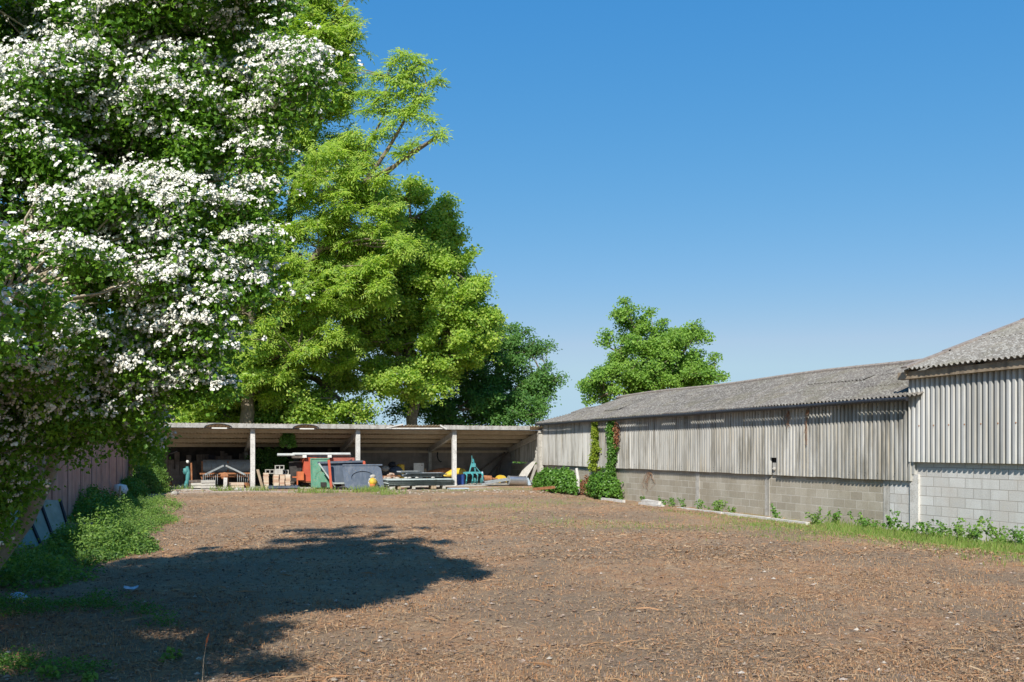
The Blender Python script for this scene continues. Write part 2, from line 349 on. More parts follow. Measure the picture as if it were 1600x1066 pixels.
def T_spray(seed, n=34, R_=.20, L=(.035,.055), flat=.5, W_=.75, zup=.5):
    rd = random.Random(seed); ls = []
    for i in range(n):
        p = rdir(rd)*R_*rd.uniform(.15, 1.)**.6; p.z *= flat
        nn = (rdir(rd)+Vector((0,0,zup))*1.2).normalized(); d = rdir(rd, -.7, .5); l = rd.uniform(*L)
        ls.append(leafquad(p, d, nn, l, l*W_))
    return T_from(ls)
def T_ash(seed, n=7, L=.30, k=4):
    rd = random.Random(seed); ls = []
    for i in range(n):
        a = 2*math.pi*i/n+rd.uniform(-.3, .3); el = rd.uniform(-.5, .5)
        d = Vector((math.cos(a)*math.cos(el), math.sin(a)*math.cos(el), math.sin(el))); s = d.cross(Vector((0,0,1))).normalized()
        for j in range(k):
            t = .3+.7*j/(k-1); p = d*L*t+Vector((0,0,-.10*L*t*t))
            if j < k-1:
                for q in (-1, 1): ls.append(leafquad(p, (d*.6+s*q+Vector((0,0,-.1))), (0,0,1), L*.40, L*.14))
            else: ls.append(leafquad(p, d+Vector((0,0,-.15)), (0,0,1), L*.42, L*.15))
    return T_from(ls)
def T_bloom(seed, n=9, R_=.03):
    rd = random.Random(seed); v = []; f = []
    for i in range(n):
        p = rdir(rd, .1, 1)*R_*rd.uniform(.5, 1.1); p.z *= .6; nn = (p.normalized()*.7+rdir(rd)*.4+Vector((0,0,.5))).normalized()
        a = nn.cross(Vector((.3,.9,.2))).normalized(); b = nn.cross(a); r = rd.uniform(.011, .0155); s0 = len(v); a0 = rd.random()*6
        for j in range(5): t = a0+2*math.pi*j/5; v.append(tuple(p+(a*math.cos(t)+b*math.sin(t))*r))
        f.append([s0+j for j in range(5)])
    return np.array(v), [np.array(f)]
def tubes_np(mb, lines, n=4):
    for pts, rad in lines: mb.tube(pts, rad, n, caps=False)
def curve(p0, p1, bow=.15, k=6, rd=random, jit=.04):
    p0 = Vector(p0); p1 = Vector(p1); d = p1-p0; L = d.length; m = (p0+p1)/2+Vector((0,0,1))*L*bow+Vector((rd.uniform(-1,1), rd.uniform(-1,1), rd.uniform(-.3,.3)))*L*jit*2; out = []
    for i in range(k+1):
        t = i/k; q = p0*(1-t)**2+m*2*t*(1-t)+p1*t*t
        if 0 < i < k: q += Vector((rd.uniform(-1,1), rd.uniform(-1,1), rd.uniform(-1,1)))*L*jit*.4
        out.append(q)
    return out
def sample_clumps(ells, n, r_):
    wts = np.array([(e[3]*e[4]*e[5])**(2/3.) for e in ells]); wts /= wts.sum(); out = []
    ks = r_.choice(len(ells), n, p=wts)
    for k in ks:
        e = ells[k]; d = r_.normal(size=3); d /= np.linalg.norm(d); q = r_.uniform(.12, 1)**.45
        out.append((e[0]+d[0]*e[3]*q, e[1]+d[1]*e[4]*q, e[2]+d[2]*e[5]*q, k))
    return np.array(out)
def tree(name, label, cat, base, fork, ells, nclump, nspray, clump_r, temps, leafm, barkm, seed, r0=.3, mains=7, scale=(.8, 1.25), twigs=True, group=None, bloom=None, zmin=None, up=.8, stems=None, extra=None, twig_r=.008, minr=.03, exr=.72, limb=.5, sunny=.75):
    r_ = np.random.default_rng(seed); rd = random.Random(seed); base = Vector(base); fork = Vector(fork)
    t = thing(name, label, cat, base, group); cl = sample_clumps(ells, nclump, r_)
    if extra is not None: cl = np.concatenate([cl, np.array([(*e, 0) for e in extra])])
    if zmin is not None: cl = cl[cl[:, 2] > zmin]
    ctr = cl[:, :3]; tb = MB()
    k = 8; tp = curve(base, fork, .0, k, rd, .05)
    tp[0] = base-Vector((0,0,.1))
    tb.tube(tp, [r0*(1.35 if i == 0 else 1-.38*i/k) for i in range(k+1)], 12)
    if stems:
        for q in stems: tb.tube([Vector(a) for a in q[0]], q[1], 10)
    # main limbs to far-apart clumps
    idx = [int(np.argmax(ctr[:, 2]))]
    while len(idx) < min(mains, len(ctr)):
        d = np.min(np.linalg.norm(ctr[:, None]-ctr[idx][None], axis=2), axis=1); idx.append(int(np.argmax(d)))
    nodes = []; 
    for i in idx:
        st = tp[rd.choice([k-2, k-1, k])] ; pts = curve(st, ctr[i], rd.uniform(.05, .22), 9, rd, .06)
        rr = [r0*limb*(1-j/9.)**.9+minr for j in range(10)]; tb.tube(pts, rr, 8, caps=False)
        nodes += [(p, r) for p, r in zip(pts[2:], rr[2:])]
    for q in (stems or []):
        a_ = [Vector(v_) for v_ in q[0]]
        for j in range(1, len(a_)): nodes += [((a_[j-1]+a_[j])/2, (q[1][j-1]+q[1][j])/2), (a_[j], q[1][j])]
    NP = np.array([tuple(p) for p, _ in nodes])
    for i in range(len(ctr)):
        if i in idx: continue
        d = np.linalg.norm(NP-ctr[i], axis=1)+np.maximum(0, NP[:, 2]-ctr[i][2])*.8; j = int(np.argmin(d)); p, r = nodes[j]
        ra = max(minr*.6, min(r*.7, .02+.014*d[j])); pts = curve(p, ctr[i], .1, 5, rd, .07)
        tb.tube(pts, [ra*(1-q/5.*.75) for q in range(6)], 5, caps=False)
    # sprays
    per = np.full(len(ctr), nspray//len(ctr)); per[len(ctr)-(0 if extra is None else len(extra)):] = int(per[0]*(.75 if extra is not None and exr < .9 else 1)); cid = np.repeat(np.arange(len(ctr)), per)
    crs = clump_r*r_.uniform(.5, 1.3, len(ctr)); crs[len(ctr)-(0 if extra is None else len(extra)):] *= (1. if extra is None else exr); d = r_.normal(size=(len(cid), 3)); d /= np.linalg.norm(d, axis=1, keepdims=True)
    off = d*np.clip(np.abs(r_.normal(size=len(cid)))*.62, .05, 1.5)[:, None]*crs[cid][:, None]; off[:, 2] *= .66; off[:, 2] += .12*clump_r
    pos = ctr[cid]+off
    if zmin is not None: ok = pos[:, 2] > zmin-.6; pos = pos[ok]; off = off[ok]; cid = cid[ok]
    if twigs:
        for i in range(len(pos)):
            tb.tube([ctr[cid[i]], (Vector(ctr[cid[i]])+Vector(pos[i]))/2+Vector((0,0,.05*clump_r)), pos[i]], [twig_r*1.6, twig_r*1.2, twig_r], 3, caps=False)
    o = tb.build('trunk', barkm, t, True)
    nr = off/clump_r*.6+r_.normal(size=off.shape)*.35; nr[:, 2] += up; nr += np.array([-.6, -.8, .3])*sunny
    F = frames(nr); sc = r_.uniform(scale[0], scale[1], len(pos)); tid = r_.integers(0, len(temps), len(pos)); parts = []
    for q, T in enumerate(temps):
        m = tid == q
        if m.any(): parts.append(stamp(T, pos[m], F[m], sc[m]))
    V, Fs = merge(parts); mk('crown', V, Fs, leafm, t, False, tuple(base))
    if bloom:
        bt, nb, br, pref = bloom; parts = []
        ci = r_.integers(0, len(pos), nb)
        # blossom gathers on the sunny, outer, upper side of the sprays, in patches
        score = pref(pos[ci]); keep = r_.uniform(size=nb) < score; ci = ci[keep]
        dd = r_.normal(size=(len(ci), 3))*.8; dd[:, 2] = np.abs(dd[:, 2])*.6+.35; dd += np.array([-.35, -.5, 0]); dd /= np.linalg.norm(dd, axis=1, keepdims=True)
        bp = pos[ci]+dd*np.array([1, 1, .62])*br*r_.uniform(.75, 1.1, len(ci))[:, None]; Fb = frames(dd*.6+np.array([-.45, -.65, .6])); sb = r_.uniform(.5, .95, len(ci)); ti = r_.integers(0, len(bt), len(ci))
        for q, T in enumerate(bt):
            m = ti == q
            if m.any(): parts.append(stamp(T, bp[m], Fb[m], sb[m]))
        V, Fs = merge(parts); mk('blossom', V, Fs, 'blossom', t, False, tuple(base))
    return t
# ================================================================== GROUND
def axis(lo, hi, st, far):
    a = list(np.arange(lo, hi+1e-6, st)); e = st; x = hi
    up = []
    while x < far: e *= 1.35; x += e; up.append(x)
    x = lo; e = st; dn = []
    while x > -far: e *= 1.35; x -= e; dn.append(x)
    return np.array(dn[::-1]+a+up)
xs = axis(-9, 17, .09, 2500); ys = axis(2, 42, .09, 2500)
X, Y = np.meshgrid(xs, ys); Z = gz(X, Y)
fine = (X > -9) & (X < 16.2) & (Y > 2) & (Y < 39.5)
Z = Z+np.where(fine, (fbm(X*6, Y*6, 3, 21)-.44)*.05+(rng.random(X.shape)-.5)*.012, 0)
nx, ny = len(xs), len(ys); V = np.stack([X.ravel(), Y.ravel(), Z.ravel()], 1)
I = np.arange(nx*ny).reshape(ny, nx); F = np.stack([I[:-1,:-1].ravel(), I[:-1,1:].ravel(), I[1:,1:].ravel(), I[1:,:-1].ravel()], 1)
# where green grass grows, where the bare pale apron lies (worldly patches)
def grass_mask(x, y):
    n = fbm(x*.55, y*.55, 4, 31); n2 = fbm(x*2.2, y*2.2, 3, 77)
    a = sst(11.2, 13.8, x+(n-.45)*4)*(1-sst(18.5, 24.5, y+(n-.45)*8))*(x < 16.3)
    a = a*(.35+.65*sst(.3, .52, n2))
    b = np.exp(-((y-36.9-(n-.45)*3)/1.0)**2)*sst(7, 11.5, x)*(x < 16)*.8
    c = np.exp(-((y-26.5-(n-.45)*8-.25*(x-8))/1.1)**2)*sst(5, 9, x)*(1-sst(12, 15, x))*.4
    d = np.exp(-((y-19.5+.9*(x-8)-(n-.45)*4)/1.2)**2)*sst(5.8, 9, x)*.3
    return np.clip((a+b+c+d)*(.55+.9*(n2-.2)), 0, 1)
def pale_mask(x, y): return np.exp(-((y-38.3-(fbm(x*.5, y*.5, 3, 3)-.45)*2)/.9)**2)*(x > -1.5)*(x < 13)
k = NT('soil'); v = k.coord()
at = k.n('Attribute', attribute_name='grass').outputs['Fac']; ap = k.n('Attribute', attribute_name='pale').outputs['Fac']
big = k.noise(v, .35, 5, .6, .4); fineN = k.noise(v, 9, 8, .75); mid = k.noise(v, 1.6, 6, .7, .5)
c = k.ramp(fineN, [(.30, (.13,.08,.05)), (.44, (.26,.18,.11)), (.58, (.38,.275,.17)), (.74, (.5,.38,.25))])
c = k.mix(k.ramp(mid, [(.42, 0.), (.58, .8)]), c, k.ramp(k.noise(v, 14, 6, .75), [(.35, (.2,.10,.05)), (.6, (.42,.24,.125))]))
c = k.mix(k.ramp(big, [(.44, 0.), (.55, .85)]), c, k.ramp(k.noise(v, 16, 5, .75), [(.35, (.14,.105,.07)), (.65, (.27,.21,.14))]))
c = k.mix(k.math('MULTIPLY', ap, .75), c, k.ramp(fineN, [(.35, (.36,.31,.26)), (.65, (.5,.46,.4))]))
c = k.mix(k.math('MULTIPLY', at, .75, True), c, k.ramp(k.noise(v, 12, 5, .7), [(.35, (.10,.14,.04)), (.6, (.22,.26,.09)), (.75, (.3,.27,.14))]))
c = k.mix(k.ramp(k.noise(v, 30, 3, .6), [(.68, 0.), (.72, .6)]), c, (.46,.40,.33))
k.bump(k.math('ADD', k.noise(v, 22, 8, .8), k.math('MULTIPLY', fineN, 1.5)), .9, .035); c = k.mix(.12, c, (.62, .36, .2)); k.fin(c, .95); M['soil'] = k.m
g = mk('ground', V, [F], 'soil', smooth=False); tag(g, kind='structure')
for nm, fn in (('grass', grass_mask), ('pale', pale_mask)):
    a = g.data.attributes.new(nm, 'FLOAT', 'POINT'); a.data.foreach_set('value', fn(V[:, 0], V[:, 1]).astype(np.float32))
# shed floor slab
b = MB(); b.box((7.1, 43.1, 0.0), (18.7, 5.3, .07)); tag(b.build('shed_floor', 'concrete'), kind='structure')
# ================================================================== LONG LOW BARN
BX = 16.3; Y0 = 16.86; Y1 = 41.0
lb = thing('long_barn', 'long low barn with grey corrugated walls over block base and lichened roof', 'barn', (BX, 29, -.25))
b = MB(); b.box((BX+.11, (Y0+39)/2+1, .36), (.2, Y1-Y0, 1.38))
b.box((19, Y1-.1, 1.2), (5.4, .18, 3.2)); b.box((21.7, 29.1, 1.2), (.2, Y1-Y0-.3, 3.2))
b.build('wall', 'block_grey', lb)
wy = (atX(1390, BX)+atX(1428, BX))/2
b = MB(); b.box((BX+.085, wy, .33), (.19, abs(atX(1390, BX)-atX(1428, BX)), 1.31)); b.build('painted_blocks', 'block_white', lb)['label'] = 'white painted blocks at near end'
for px in (1199, 1386, 875, 1090): 
    y = atX(px, BX); b = MB(); b.box((BX+.09, y, .34), (.2, .22, 1.34)); b.build('pier', 'concrete', lb)
b = MB(); y = atX(1434, BX); b.box((BX+.06, Y0-.02, .40), (.24, .26, 1.5)); b.build('pier', 'concrete_pale', lb)
hy = atX(1213, BX); hw = .17
def clad_lim(u):
    if abs(u-hy) < hw: return (1.52, 3.05)
    return (.99, 3.05)
b = MB(); corr(b, Y0, hy-hw, lambda u: (.99, 3.05), lambda u, v, h: (BX-.075-h, u, v), jit=.004, steep=3., per=12, depth=.07, bias=.32)
corr(b, hy-hw, hy+hw, lambda u: (1.50, 3.05), lambda u, v, h: (BX-.075-h, u, v), jit=.004, steep=3., per=12, depth=.07, bias=.32)
corr(b, hy+hw, Y1, lambda u: (.99, 3.05), lambda u, v, h: (BX-.075-h, u, v), jit=.004, steep=3., per=12, depth=.07, bias=.32); b.build('cladding', 'clad', lb)
b = MB(); b.box((BX+.03, hy, 1.6), (.03, .7, 1.2)); b.build('opening', 'dark', lb)  # solid dark panel, painted as the unlit interior behind the hole
b = MB(); b.box((BX-.02, hy+.03, 1.17), (.06, .16, .36)); b.rock((BX-.07, hy+.0, 1.17), .06); b.build('post_stub', 'concrete', lb)
def bolts(par, pts, r_, m_):
    b = MB(); b.rock((0, 0, 0), r_, seed=1); o = b.build('bolt', m_, par, world=False); first = True
    for p in pts:
        q = o if first else o.copy()
        if not first: C.objects.link(q)
        first = False; q.location = Vector(p)-par.location
bolts(lb, [(BX-.112, Y0+.1+.146*round(.5/.146*i)*1.0, zz) for i in range(45) for zz in (1.15, 2.8) if random.random() < .7], .013, 'gutter')
EX, EZ, RX, RZ, RYE = 15.99, 3.02, 18.8, 4.12, 36.8
def rf(u, v, h):
    t = v; sag = -.05*math.exp(-((u-38.3)/1.6)**2)*math.sin(math.pi*min(1, t))+.03*math.sin(u*.6)*t
    return (EX+(RX-EX)*t-h*.36, u, EZ+(RZ-EZ)*t+h*.93+sag)
def rl(u):
    return (0, 1.) if u < RYE else (0, max(.02, 1-(u-RYE)/(Y1+.15-RYE)))
b = MB()
for a_, c_, dh in ((0, .36, 0), (.34, .7, .014), (.68, 1., .028)):
    corr(b, Y0-.4, Y1+.12, lambda u: (a_ if a_ < rl(u)[1] else rl(u)[1], min(c_, rl(u)[1])), lambda u, v, h: rf(u, v, h+dh), jit=.004, depth=.05)
b.add([(RX, Y0, RZ), (RX, RYE, RZ), (21.7, Y1+.1, EZ), (21.7, Y0, EZ), (EX, Y1+.12, EZ-.02)], [(0, 1, 2, 3), (1, 4, 2)])
rfo = b.build('roof', 'roof', lb)
b = MB()
for i in range(13): y_ = Y0+i*1.6; b.tube([(RX, y_, RZ+.045+.03*math.sin(y_*.6)), (RX, y_+1.62, RZ+.055+.03*math.sin(y_*.6+.96))], [.085, .075], 8)
b.build('ridge_cap', 'ridge', rfo)
for yy, tt, L in ((38.3, .42, 2.2), (34.3, .3, 1.4), (21.2, .55, 2.4), (29, .75, 1.2)):
    b = MB(); corr(b, yy-L/2, yy+L/2, lambda u: (tt, tt+.3), lambda u, v, h: (lambda q: (q[0], q[1], q[2]+.05*(1-(v-tt)/.3)))(rf(u, v, h)), jit=.0); b.build('lifted_sheet', 'roof', rfo)
b = MB()
gp = []
for i in range(30):
    y_ = Y0-.1+(Y1-Y0)*i/29; gp.append((EX-.03, y_, 2.94+.008*math.sin(i*.9)))
b.tube(gp, .055, 8); b.build('gutter', 'gutter', lb, True)
# ================================================================== TALL BARN
tb_ = thing('tall_barn', 'tall barn end with vertical grey sheets above white block wall', 'barn', (BX, 10, -.25))
TE = 16.8
b = MB(); b.box((BX+.1, (TE-1)/2+1-.1, .56), (.2, TE+1-.2, 1.82)); b.prism([(BX+.1, -.3), (27.8, -.3), (27.8, 3.7), (22.18, 5.74), (BX+.1, 3.62)], TE-.21, TE-.1, lambda u, v, q: (u, q, v)); b.build('wall', 'block_white', tb_)
b = MB(); corr(b, -1, TE+.12, lambda u: (1.44, 3.56), lambda u, v, h: (BX-.105-h, u, v), jit=.004, depth=.085, steep=3., per=12, bias=.32); b.build('cladding', 'clad_tall', tb_)
b = MB(); b.box((BX+.0, TE+.1, 2.3), (.16, .16, 2.3)); b.build('corner_trim', 'clad_tall', tb_)
b = MB(); b.box((16.05, 8.07, 3.50), (.05, 18.13, .17)); b.box((16.13, 8.07, 3.425), (.16, 18.13, .025)); b.build('fascia', 'fascia', tb_)
b = MB()
def rt(u, v, h): return (15.88+6.3*v-h*.33, u, 3.63+2.2*v+h*.94)
for a_, c_, dh in ((0, .36, 0), (.34, .7, .014), (.68, 1., .028)):
    corr(b, -1, TE-.05, lambda u: (a_, c_), lambda u, v, h: rt(u, v, h+dh), jit=.004)
b.add([(22.18, -1, 5.83), (28.5, -1, 3.6), (28.5, TE-.05, 3.6), (22.18, TE-.05, 5.83)], [(0, 1, 2, 3)])
rfo = b.build('roof', 'roof_tall', tb_)
b = MB()
for i in range(5): v0 = i/5; p = rt(TE, v0, .05); q = rt(TE, v0+.21, .035); b.bar((p[0], TE-.04, p[2]), (q[0], TE-.04, q[2]), .2, .045)
b.build('verge_cap', 'ridge', rfo)
b = MB(); b.bar((15.95, TE+.02, 3.56), (22.2, TE+.02, 5.73), .03, .13); b.build('bargeboard', 'fascia', tb_)
bolts(tb_, [(BX-.14, TE-.2-.438*i, 2.3) for i in range(20)], .017, 'rust')
# ================================================================== OPEN SHED
SX = [-2.0, 2.6, 7.2, 11.75, 16.12]; SY = 40.7; BY = 45.3
sh = thing('open_shed', 'open fronted shed with concrete posts and low corrugated roof across the yard', 'shed', (7.1, SY, 0))
for i, x in enumerate(SX):
    b = MB(); b.box((x, SY, 1.32), (.19 if i < 4 else .26, .19, 2.68)); b.build('post', 'concrete_pale' if 0 < i < 4 else 'concrete', sh)
def roofz(y): return 2.84-(y-40.35)*(2.84-1.93)/(45.6-40.35)
for x in SX:
    b = MB(); b.bar((x, SY+.05, roofz(SY)-.30), (x, BY, roofz(BY)-.30), .13, .24); b.build('rafter', 'concrete', sh)
for i, y in enumerate((41.3, 42.5, 43.7, 44.9)):
    b = MB(); b.box((7.1, y, roofz(y)-.115), (18.5, .07, .16)); b.build('purlin', 'purlin', sh)
b = MB(); ypos = [40.42, 42.2, 44.0, 45.7]
for j in range(3):
    corr(b, -2.35, 16.26, lambda u: (ypos[j], ypos[j+1]+.12), lambda u, v, h: (u, v, roofz(v)+h+.012*(2-j)), depth=.05, jit=.006)
b.build('roof', 'shed_roof', sh)
# fascia of cement ridge pieces with two arched gaps and a broken stretch
def fasc(x0, x1, arcs):
    pts = [(x0, 2.66)]
    for c_, r_ in arcs:
        pts.append((c_-r_, 2.66))
        for q in range(1, 10): t = math.pi*q/10; pts.append((c_-r_*math.cos(t), 2.66+.16*math.sin(t)))
        pts.append((c_+r_, 2.66))
    pts += [(x1, 2.66), (x1, 2.87), (x0, 2.87)]; return pts
a1 = atY(341, 40.35); a2 = atY(478, 40.35); e1 = atY(612, 40.35); e2 = atY(694, 40.35); e3 = atY(828, 40.35)
mb = MB()
def strip(x0, x1, arc=None):
    # solid strip, arch cut from below, as column quads
    n = 14 if arc else 4
    xs_ = np.linspace(x0, x1, n+1)
    for i in range(n):
        def lo(x): 
            if not arc: return 2.67
            q = (x-arc[0])/arc[1]; return 2.67+(.145*math.sqrt(max(0, 1-q*q)))
        a_, c_ = xs_[i], xs_[i+1]; tt = 2.86+.01*math.sin(a_*1.3); uu = 2.86+.01*math.sin(c_*1.3)
        vs = [(a_, 40.35, lo(a_)), (c_, 40.35, lo(c_)), (c_, 40.35, uu), (a_, 40.35, tt), (a_, 40.41, lo(a_)), (c_, 40.41, lo(c_)), (c_, 40.46, uu), (a_, 40.46, tt)]
        mb.add(vs, [(0,1,2,3), (7,6,5,4), (0,4,5,1), (3,2,6,7), (0,3,7,4), (1,5,6,2)])
AR = .52
strip(-2.45, a1-AR); strip(a1-AR, a1+AR, (a1, AR)); strip(a1+AR, a2-AR); strip(a2-AR, a2+AR, (a2, AR)); strip(a2+AR, e1); mb.build('fascia', 'fascia_cement', sh); mb = MB(); strip(e2, e3); mb.build('fascia', 'fascia_cement', sh)
for a_ in (a1, a2):
    b = MB(); pts = [(a_-.56*math.cos(math.pi*q/12), 40.33, 2.665+.17*math.sin(math.pi*q/12)) for q in range(13)]
    b.tube(pts, .022, 6); b.build('vent_rim', 'gutter', sh)
    b = MB(); b.box((a_+.05, 40.44, 2.655), (.62, .05, .05)); b.build('vent_sill', 'white', sh)
b = MB(); b.bar((e1+.0, 40.4, 2.70), (e2, 40.4, 2.72), .05, .06); b.bar((e1-.25, 40.36, 2.72), (e1+.55, 40.36, 2.9), .05, .05); b.bar((e2-.2, 40.34, 2.86), (e2+.12, 40.34, 2.68), .05, .07)
b.build('broken_trim', 'concrete_pale', sh)
b = MB(); b.box((7.1, 40.46, 2.66), (18.2, .03, .03)); b.build('gutter_board', 'slate', sh)
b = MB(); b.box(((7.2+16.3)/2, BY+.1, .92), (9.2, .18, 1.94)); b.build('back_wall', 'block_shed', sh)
for x in SX[1:4]:
    b = MB(); b.box((x, BY-.06, .9), (.16, .13, 1.78)); b.build('back_post', 'concrete', sh)
b = MB(); b.box((12, BY-.03, 1.62), (8.2, .06, .12)); b.build('wall_plate', 'purlin', sh)
b = MB(); rd = random.Random(4); x = -2.2
while x < 7.1:
    w_ = rd.uniform(.14, .3); h_ = rd.uniform(1.1, 1.75); b.box((x+w_/2, BY+rd.uniform(-.05, .08), h_/2+.03), (w_*.94, .03, h_), jit=.01); x += w_
b.build('back_boarding', 'old_wood', sh)
b = MB(); b.box((2.4, BY+.25, .97), (9.6, .06, 1.95)); b.build('back_sheeting', 'dark', sh)
b = MB(); b.box((BX+.08, (Y1+BY+.3)/2, .5), (.18, BY+.3-Y1, 1.0)); b.build('side_block_wall', 'block_grey', sh)
b = MB(); corr(b, Y1-.0, BY+.3, lambda u: (1.09, roofz(u)+.06), lambda u, v, h: (BX-.06-h, u, v)); b.build('side_cladding', 'clad', sh)
for (p_, q_) in (((15.7, BY-.2, 1.5), (13.6, BY-.3, .1)), ((15.8, BY-.25, 1.6), (15.2, BY-.5, .1)), ((16.0, BY-.25, 1.6), (14.6, BY-.35, .05))):
    b = MB(); b.bar(p_, q_, .07, .07); tag(recenter(b.build('leaning_pole', 'old_wood'), q_), {13.6: 'dark pole leaning at the lowest slant in the shed back corner', 15.2: 'steepest dark pole leaning in the shed back corner', 14.6: 'middle dark pole leaning in the shed back corner'}[q_[0]], 'pole', 'poles leaning in the back corner')
# ================================================================== LEFT FENCE
F1 = Vector((-2.25, 40.5, 0)); fd = Vector((math.sin(R(1.8)), math.cos(R(1.8)), 0)); n_pan = 15; pw = 2.1
F0 = F1-fd*(n_pan*pw)
fn_ = thing('panel_fence', 'dull pink panel fence with dark grooves behind the flowering tree', 'fence', F0+Vector((0,0,.1)))
for i in range(n_pan):
    a_ = F1-fd*(i*pw); c_ = a_-fd*(pw-.2); g0 = .1
    b = MB(); b.bar((a_.x, a_.y, 1.25+g0), (c_.x, c_.y, 1.25+g0), .06, 2.45); b.build('panel', 'pink', fn_)
    p_ = c_-fd*.1+Vector((-.035, 0, 0)); b = MB(); b.box((p_.x, p_.y, 1.25), (.05, .2, 2.50)); b.build('groove_strip', 'groove', fn_)  # dark strip set back in the groove between two panels
exec_after = []
# ================================================================== THINGS IN THE YARD AND SHED
def one(mb, name, mat, label, cat, at=None, group=None, smooth=False):
    o = mb.build(name, mat, None, smooth); V_ = np.array(mb.v); 
    if at is None: at = (V_[:, 0].mean(), V_[:, 1].mean(), V_[:, 2].min())
    recenter(o, at); return tag(o, label, cat, group)
def rectpanel(c, wx, h, th, lean, yaw=0.):
    """upright panel standing on z, leaning back; returns matrix"""
    return Matrix.Translation(Vector(c)) @ Matrix.Rotation(yaw, 4, 'Z') @ Matrix.Rotation(lean, 4, 'X')
def tbox(mb, m, c, d, rot=None):
    s = MB(); s.box(c, d, rot); mb.add([m @ Vector(q) for q in s.v], [f for k_ in s.f for f in s.f[k_]]); return mb
FL = .035
# --- left bay
X_ = lambda px, y: atY(px, y)
y = 41.6; x = X_(294, y)
t = thing('hand_pump', 'old teal metal hand pump with white knob beside the rusty drawbar', 'pump', (x, y, FL))
b = MB(); b.tube([(x-.12, y, .03), (x-.02, y, .4), (x, y, .75), (x-.04, y, 1.0)], [.13, .085, .1, .06], 10); b.rock((x-.1, y, .78), .14, (1,1,1.2), 2); b.build('pump_body', 'teal_dark', t, True)
b = MB(); b.cyl((x+.16, y, .05), (x+.13, y, 1.15), .04); b.build('rusty_pipe', 'rust', t)
b = MB(); b.rock((x-.02, y, 1.2), .075, seed=5); b.build('knob', 'white', t, True)
y = 43.6; xa, xb = X_(317, y), X_(394, y)
t = thing('field_roller', 'pale grey field roller drum lying at the back of left bay', 'roller', ((xa+xb)/2, y, FL))
b = MB(); b.tube([(xa, y, .95), (xb, y, .95)], .31, 24); b.build('drum', 'grey_metal', t, True)
for x in (xa-.03, xb+.03, (xa+xb)/2): b = MB(); b.box((x, y, .62), (.07, .55, 1.15)); b.build('roller_bracket', 'rust', t)
b = MB(); b.box(((xa+xb)/2, y-.35, .52), (xb-xa+.2, .08, .1)); b.build('roller_beam', 'rust', t)
y = 42.1; xa, xb = X_(312, y), X_(393, y); xm = X_(351, y)
t = thing('hay_rake', 'old rusty tine rake implement with sloping drawbars in the left bay', 'rake', (xm, y, FL))
b = MB(); b.box(((xa+xb)/2, y, .66), (xb-xa, .08, .07)); b.box(((xa+xb)/2, y+.25, .5), (xb-xa-.1, .06, .06)); b.build('rake_beam', 'rust', t)
for q in (-1, 1):
    b = MB(); b.bar((xm+q*.05, y-.1, 1.02), (xm+q*.85, y-.3, .62), .06, .07); b.build('drawbar', 'grey_metal', t)
for x0 in (xa+.15, xm+.55):
    b = MB()
    for i in range(8): b.tube([(x0+i*.085, y-.05, .64), (x0+i*.085, y-.12, .35), (x0+i*.085, y-.02, .18)], .011, 5)
    b.build('tine_row', 'grey_metal', t)
b = MB(); b.rock((xm, y-.1, .55), .2, (1.1, .7, .9), 8); b.build('gearbox', 'rust', t)
for x in (xa+.1, xb-.1, xm): b = MB(); b.cyl((x, y+.1, .03), (x, y+.1, .66), .03, n=8); b.build('rake_leg', 'rust', t)
for i, (pa, pb, y, n, m_) in enumerate([(297, 317, 41.0, 2, 'stone'), (313, 338, 40.8, 3, 'stone'), (357, 380, 41.0, 2, 'brick')]):
    xa, xb = X_(pa, y), X_(pb, y)
    lab = ['low stack of two pale slabs beside the teal hand pump', 'taller stack of pale slabs in front of the rake', 'low stack of tan slabs near the shed post']
    b = MB()
    for j in range(n): b.box(((xa+xb)/2+random.uniform(-.04, .04), y+random.uniform(-.03, .03), .09+FL+j*.115), (xb-xa-random.uniform(0, .1), .42, .1), Matrix.Rotation(random.uniform(-.06, .06), 3, 'Z'), jit=.008)
    one(b, 'slab_stack', m_, lab[i], 'slabs', group='slab stacks in the left bay')
b = MB(); x = X_(352, 40.6); b.box((x, 40.6, .26), (.15, .13, .52), Matrix.Rotation(.03, 3, 'Y')); one(b, 'stump_post', 'concrete_pale', 'short pale concrete stub post standing before the rake', 'post')
rl_ = ['large brown boulder at the left end of the rubble', 'grey flat topped rock beside the teal hand pump', 'pinkish lump of rubble at the shed corner', 'small pale rock in front of the slab stacks', 'small grey rock between the left rubble lumps']
for i, (px, py, r_, sc, m_) in enumerate([(257, 769, .24, (1.2,.9,.7), 'rust'), (287, 764, .22, (1.7,1,.6), 'concrete_pale'), (263, 760, .2, (1.3,1,.8), 'red_dull'), (372, 768, .13, (1.2,1,.7), 'stone'), (273, 773, .13, (1.3,1,.8), 'concrete')]):
    p = G(px, py); b = MB(); b.rock((p.x, p.y, gzf(p.x, p.y)+r_*sc[2]*.5), r_, sc, i); one(b, 'rock', m_, rl_[i], 'rock', group='rocks by the shed corner')
b = MB(); rr = random.Random(12)
for i in range(230):
    px = rr.uniform(240, 400); p = G(px, 764+rr.gauss(0, 3)-(px < 300)*0); r_ = rr.uniform(.02, .07); b.rock((p.x, p.y+.2, gzf(p.x, p.y+.2)+r_*.3), r_, (1.3, 1, .7))
for i in range(200):
    px = rr.uniform(460, 860); p = G(px, 768+rr.gauss(0, 2)); r_ = rr.uniform(.015, .05); b.rock((p.x, p.y, gzf(p.x, p.y)+r_*.3), r_, (1.3, 1, .7))
tag(b.build('rubble', 'rubble'), 'small broken stones and brick bits along the shed front', 'rubble', kind='stuff')
